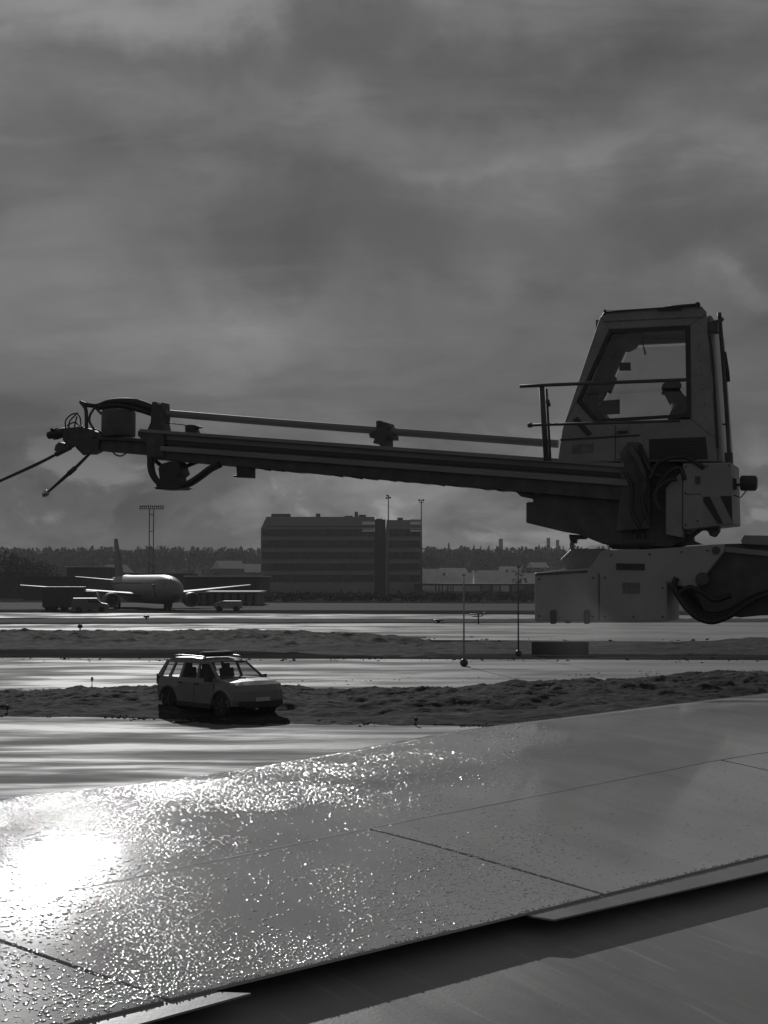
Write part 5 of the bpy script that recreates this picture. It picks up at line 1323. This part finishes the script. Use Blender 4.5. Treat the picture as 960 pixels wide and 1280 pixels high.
rr_ = M_('ADD', M_('MULTIPLY', dz_, dz_), M_('MULTIPLY', dy_, dy_))
fall = M_('MAXIMUM', M_('SUBTRACT', 1.0, rr_), 0.0)
fade = M_('MAXIMUM', M_('SUBTRACT', 1.0, M_('DIVIDE', along, 66.0)), 0.0)
st_ = M_('GREATER_THAN', along, 0.0)
L.new(M_('MULTIPLY', M_('MULTIPLY', M_('MULTIPLY', fall, fade), st_), .16), v_.inputs['Density']); L.new(v_.outputs[0], o_.inputs['Volume'])
SM = pm.build('smoke_plume', sm); tag(SM, 'dark smoke drifting left from the lone chimney', 'smoke', kind='stuff')

# ---------------------------------------------------------------- trees
folm = mat('winter_foliage', .035, .9, var=.6, vscale=.2, spec=.1); bark = mat('bark', .05, .9)
rt = random.Random(21)
def crown_pts(m, c, rx, rz, n, size, conif=False):
    for _ in range(n):
        if conif:
            t = rt.random() ** .8; rad = rx * (1 - t) * (.55 + .6 * rt.random()) * (1 + .25 * math.sin(t * 30)); a = rt.random() * 6.283
            p = Vector((c[0] + rad * math.cos(a), c[1] + rad * math.sin(a), c[2] + rz * t))
        else:
            while True:
                q = Vector((rt.uniform(-1, 1), rt.uniform(-1, 1), rt.uniform(-1, 1)))
                if q.length < 1 and (q.length > .45 or rt.random() < .4): break
            k = 1 + .35 * noise.noise(Vector((q.x * 2 + c[0], q.y * 2 + c[1], q.z * 2)))
            p = Vector((c[0] + q.x * rx * k, c[1] + q.y * rx * k, c[2] + q.z * rz * k))
        sz = size * rt.uniform(.5, 1.3)
        d1 = Vector((rt.uniform(-1, 1), rt.uniform(-1, 1), rt.uniform(-1, 1))).normalized() * sz; d2 = Vector((rt.uniform(-1, 1), rt.uniform(-1, 1), rt.uniform(-1, 1))).normalized() * sz
        m.add([p - d1, p + d2, p + d1, p - d2 * .6], [(0, 1, 2, 3)])
# the wood on the slope: one mass
wood = MB()
def wood_tree(x, y, H, conif):
    z = hill_z(x, y) if y > 505 else 0
    if conif: crown_pts(wood, (x, y, z + H * .1), H * .22, H * .9, 50, H * .10, True)
    else: crown_pts(wood, (x, y, z + H * .58), H * .36, H * .44, 50, H * .12)
    wood.tube([(x, y, z), (x, y, z + H * .6)], [.3, .12], 4, False, False)
for k in range(1700):
    d = rt.uniform(820, 1150); px = rt.uniform(-120, 1080); x = xpx(px, d); wood_tree(x, d, rt.uniform(7, 12) * (1 if px > 500 else .95), rt.random() < .45)
for k in range(230):
    d = rt.uniform(520, 800); px = rt.uniform(-150, 1080)
    if 520 < px < 680 and rt.random() < .15: continue
    wood_tree(xpx(px, d), d, rt.uniform(4, 8), rt.random() < .3)
wo_ = wood.build('far_wood', folm, normals=False); tag(wo_, 'dark mixed wood covering the far slope behind the airfield', 'wood', kind='stuff')
# trees one can tell apart against the sky
def tree(name, px, ytop, d, label, conif, group=None, wf=1.0):
    x = xpx(px, d); z0 = hill_z(x, d) if d > 505 else 0; H = zpx(ytop, d) - z0
    r = empty(name, (x, d, z0), 0, label, 'tree', group)
    m = MB(); m.tube([(0, 0, -.2), (.1, 0, H * .5), (0, 0, H * .9)], [H * .03, H * .02, .04], 6)
    for k in range(0 if conif else 6):
        a = rt.random() * 6.28; m.tube([(0, 0, H * (.3 + .06 * k)), (math.cos(a) * H * .14, math.sin(a) * H * .14, H * (.45 + .07 * k))], [H * .012, .03], 5)
    m.build('trunk', bark, r)
    m = MB()
    if conif: crown_pts(m, (0, 0, H * .06), H * .2 * wf, H * .95, 380, H * .035, True)
    else:
        for k in range(5): crown_pts(m, (rt.uniform(-.2, .2) * H * wf, rt.uniform(-.15, .15) * H, H * rt.uniform(.5, .72)), H * .22 * wf, H * .24, 110, H * .035)
    m.build('crown', folm, r, normals=False)
for px, yt, wf in ((561, 679, 1.0), (577.5, 682, .9), (582, 683, .7), (592.5, 681.5, .8), (601, 683, .8), (611, 682, 1.2), (621, 682, 1.1), (674, 681, 1.5), (704, 683, .9)):
    tree('conifer_tree', px, yt, 1000 + (px * 7 % 60), 'pointed dark conifer on the skyline of the far slope, right of the office block', True, 'conifers on the skyline', wf)
tree('broadleaf_tree', 14, 685, 430, 'big dark tree rising above the terminal at the far left', False, None, .9)
tree('broadleaf_tree', 36, 692, 430, 'round dark tree just right of the big one at the far left', False, None, 1.1)
tree('broadleaf_tree', 52, 696, 430, 'lower spreading tree, third from the far left', False, None, 1.3)
tree('broadleaf_tree', 653, 734, 300, 'dark bush-like tree in front of the bright hall, behind the dark pole', False, None, 1.8)
tree('broadleaf_tree', 540, 690, 700, 'rounded tree on the slope right of the office block top', False, None, 1.3)

# shrubs in front of the hall: ground cover
sh = MB()
for k in range(420):
    d = rt.uniform(268, 370); px = rt.uniform(330, 690)
    crown_pts(sh, (xpx(px, d), d, .5), rt.uniform(.5, 1.3), rt.uniform(.4, 1.0), 16, .3)
so = sh.build('scrub', folm, normals=False); tag(so, 'low dark scrub along the foot of the office block and hall', 'scrub', kind='stuff')

# ---------------------------------------------------------------- the air
hz_ = MB(); hz_.box((0, 900, 32), (2600, 2600, 66.5))
hm = bpy.data.materials.new('haze_air'); hm.use_nodes = True
N = hm.node_tree.nodes; N.clear(); o_ = N.new('ShaderNodeOutputMaterial'); v_ = N.new('ShaderNodeVolumePrincipled')
v_.inputs['Color'].default_value = (.9, .9, .9, 1); v_.inputs['Density'].default_value = HAZE; v_.inputs['Anisotropy'].default_value = 0
hm.node_tree.links.new(v_.outputs[0], o_.inputs['Volume'])
HZ = hz_.build('haze', hm); HZ['kind'] = 'stuff'; HZ['label'] = 'thin damp winter air over the whole airfield'
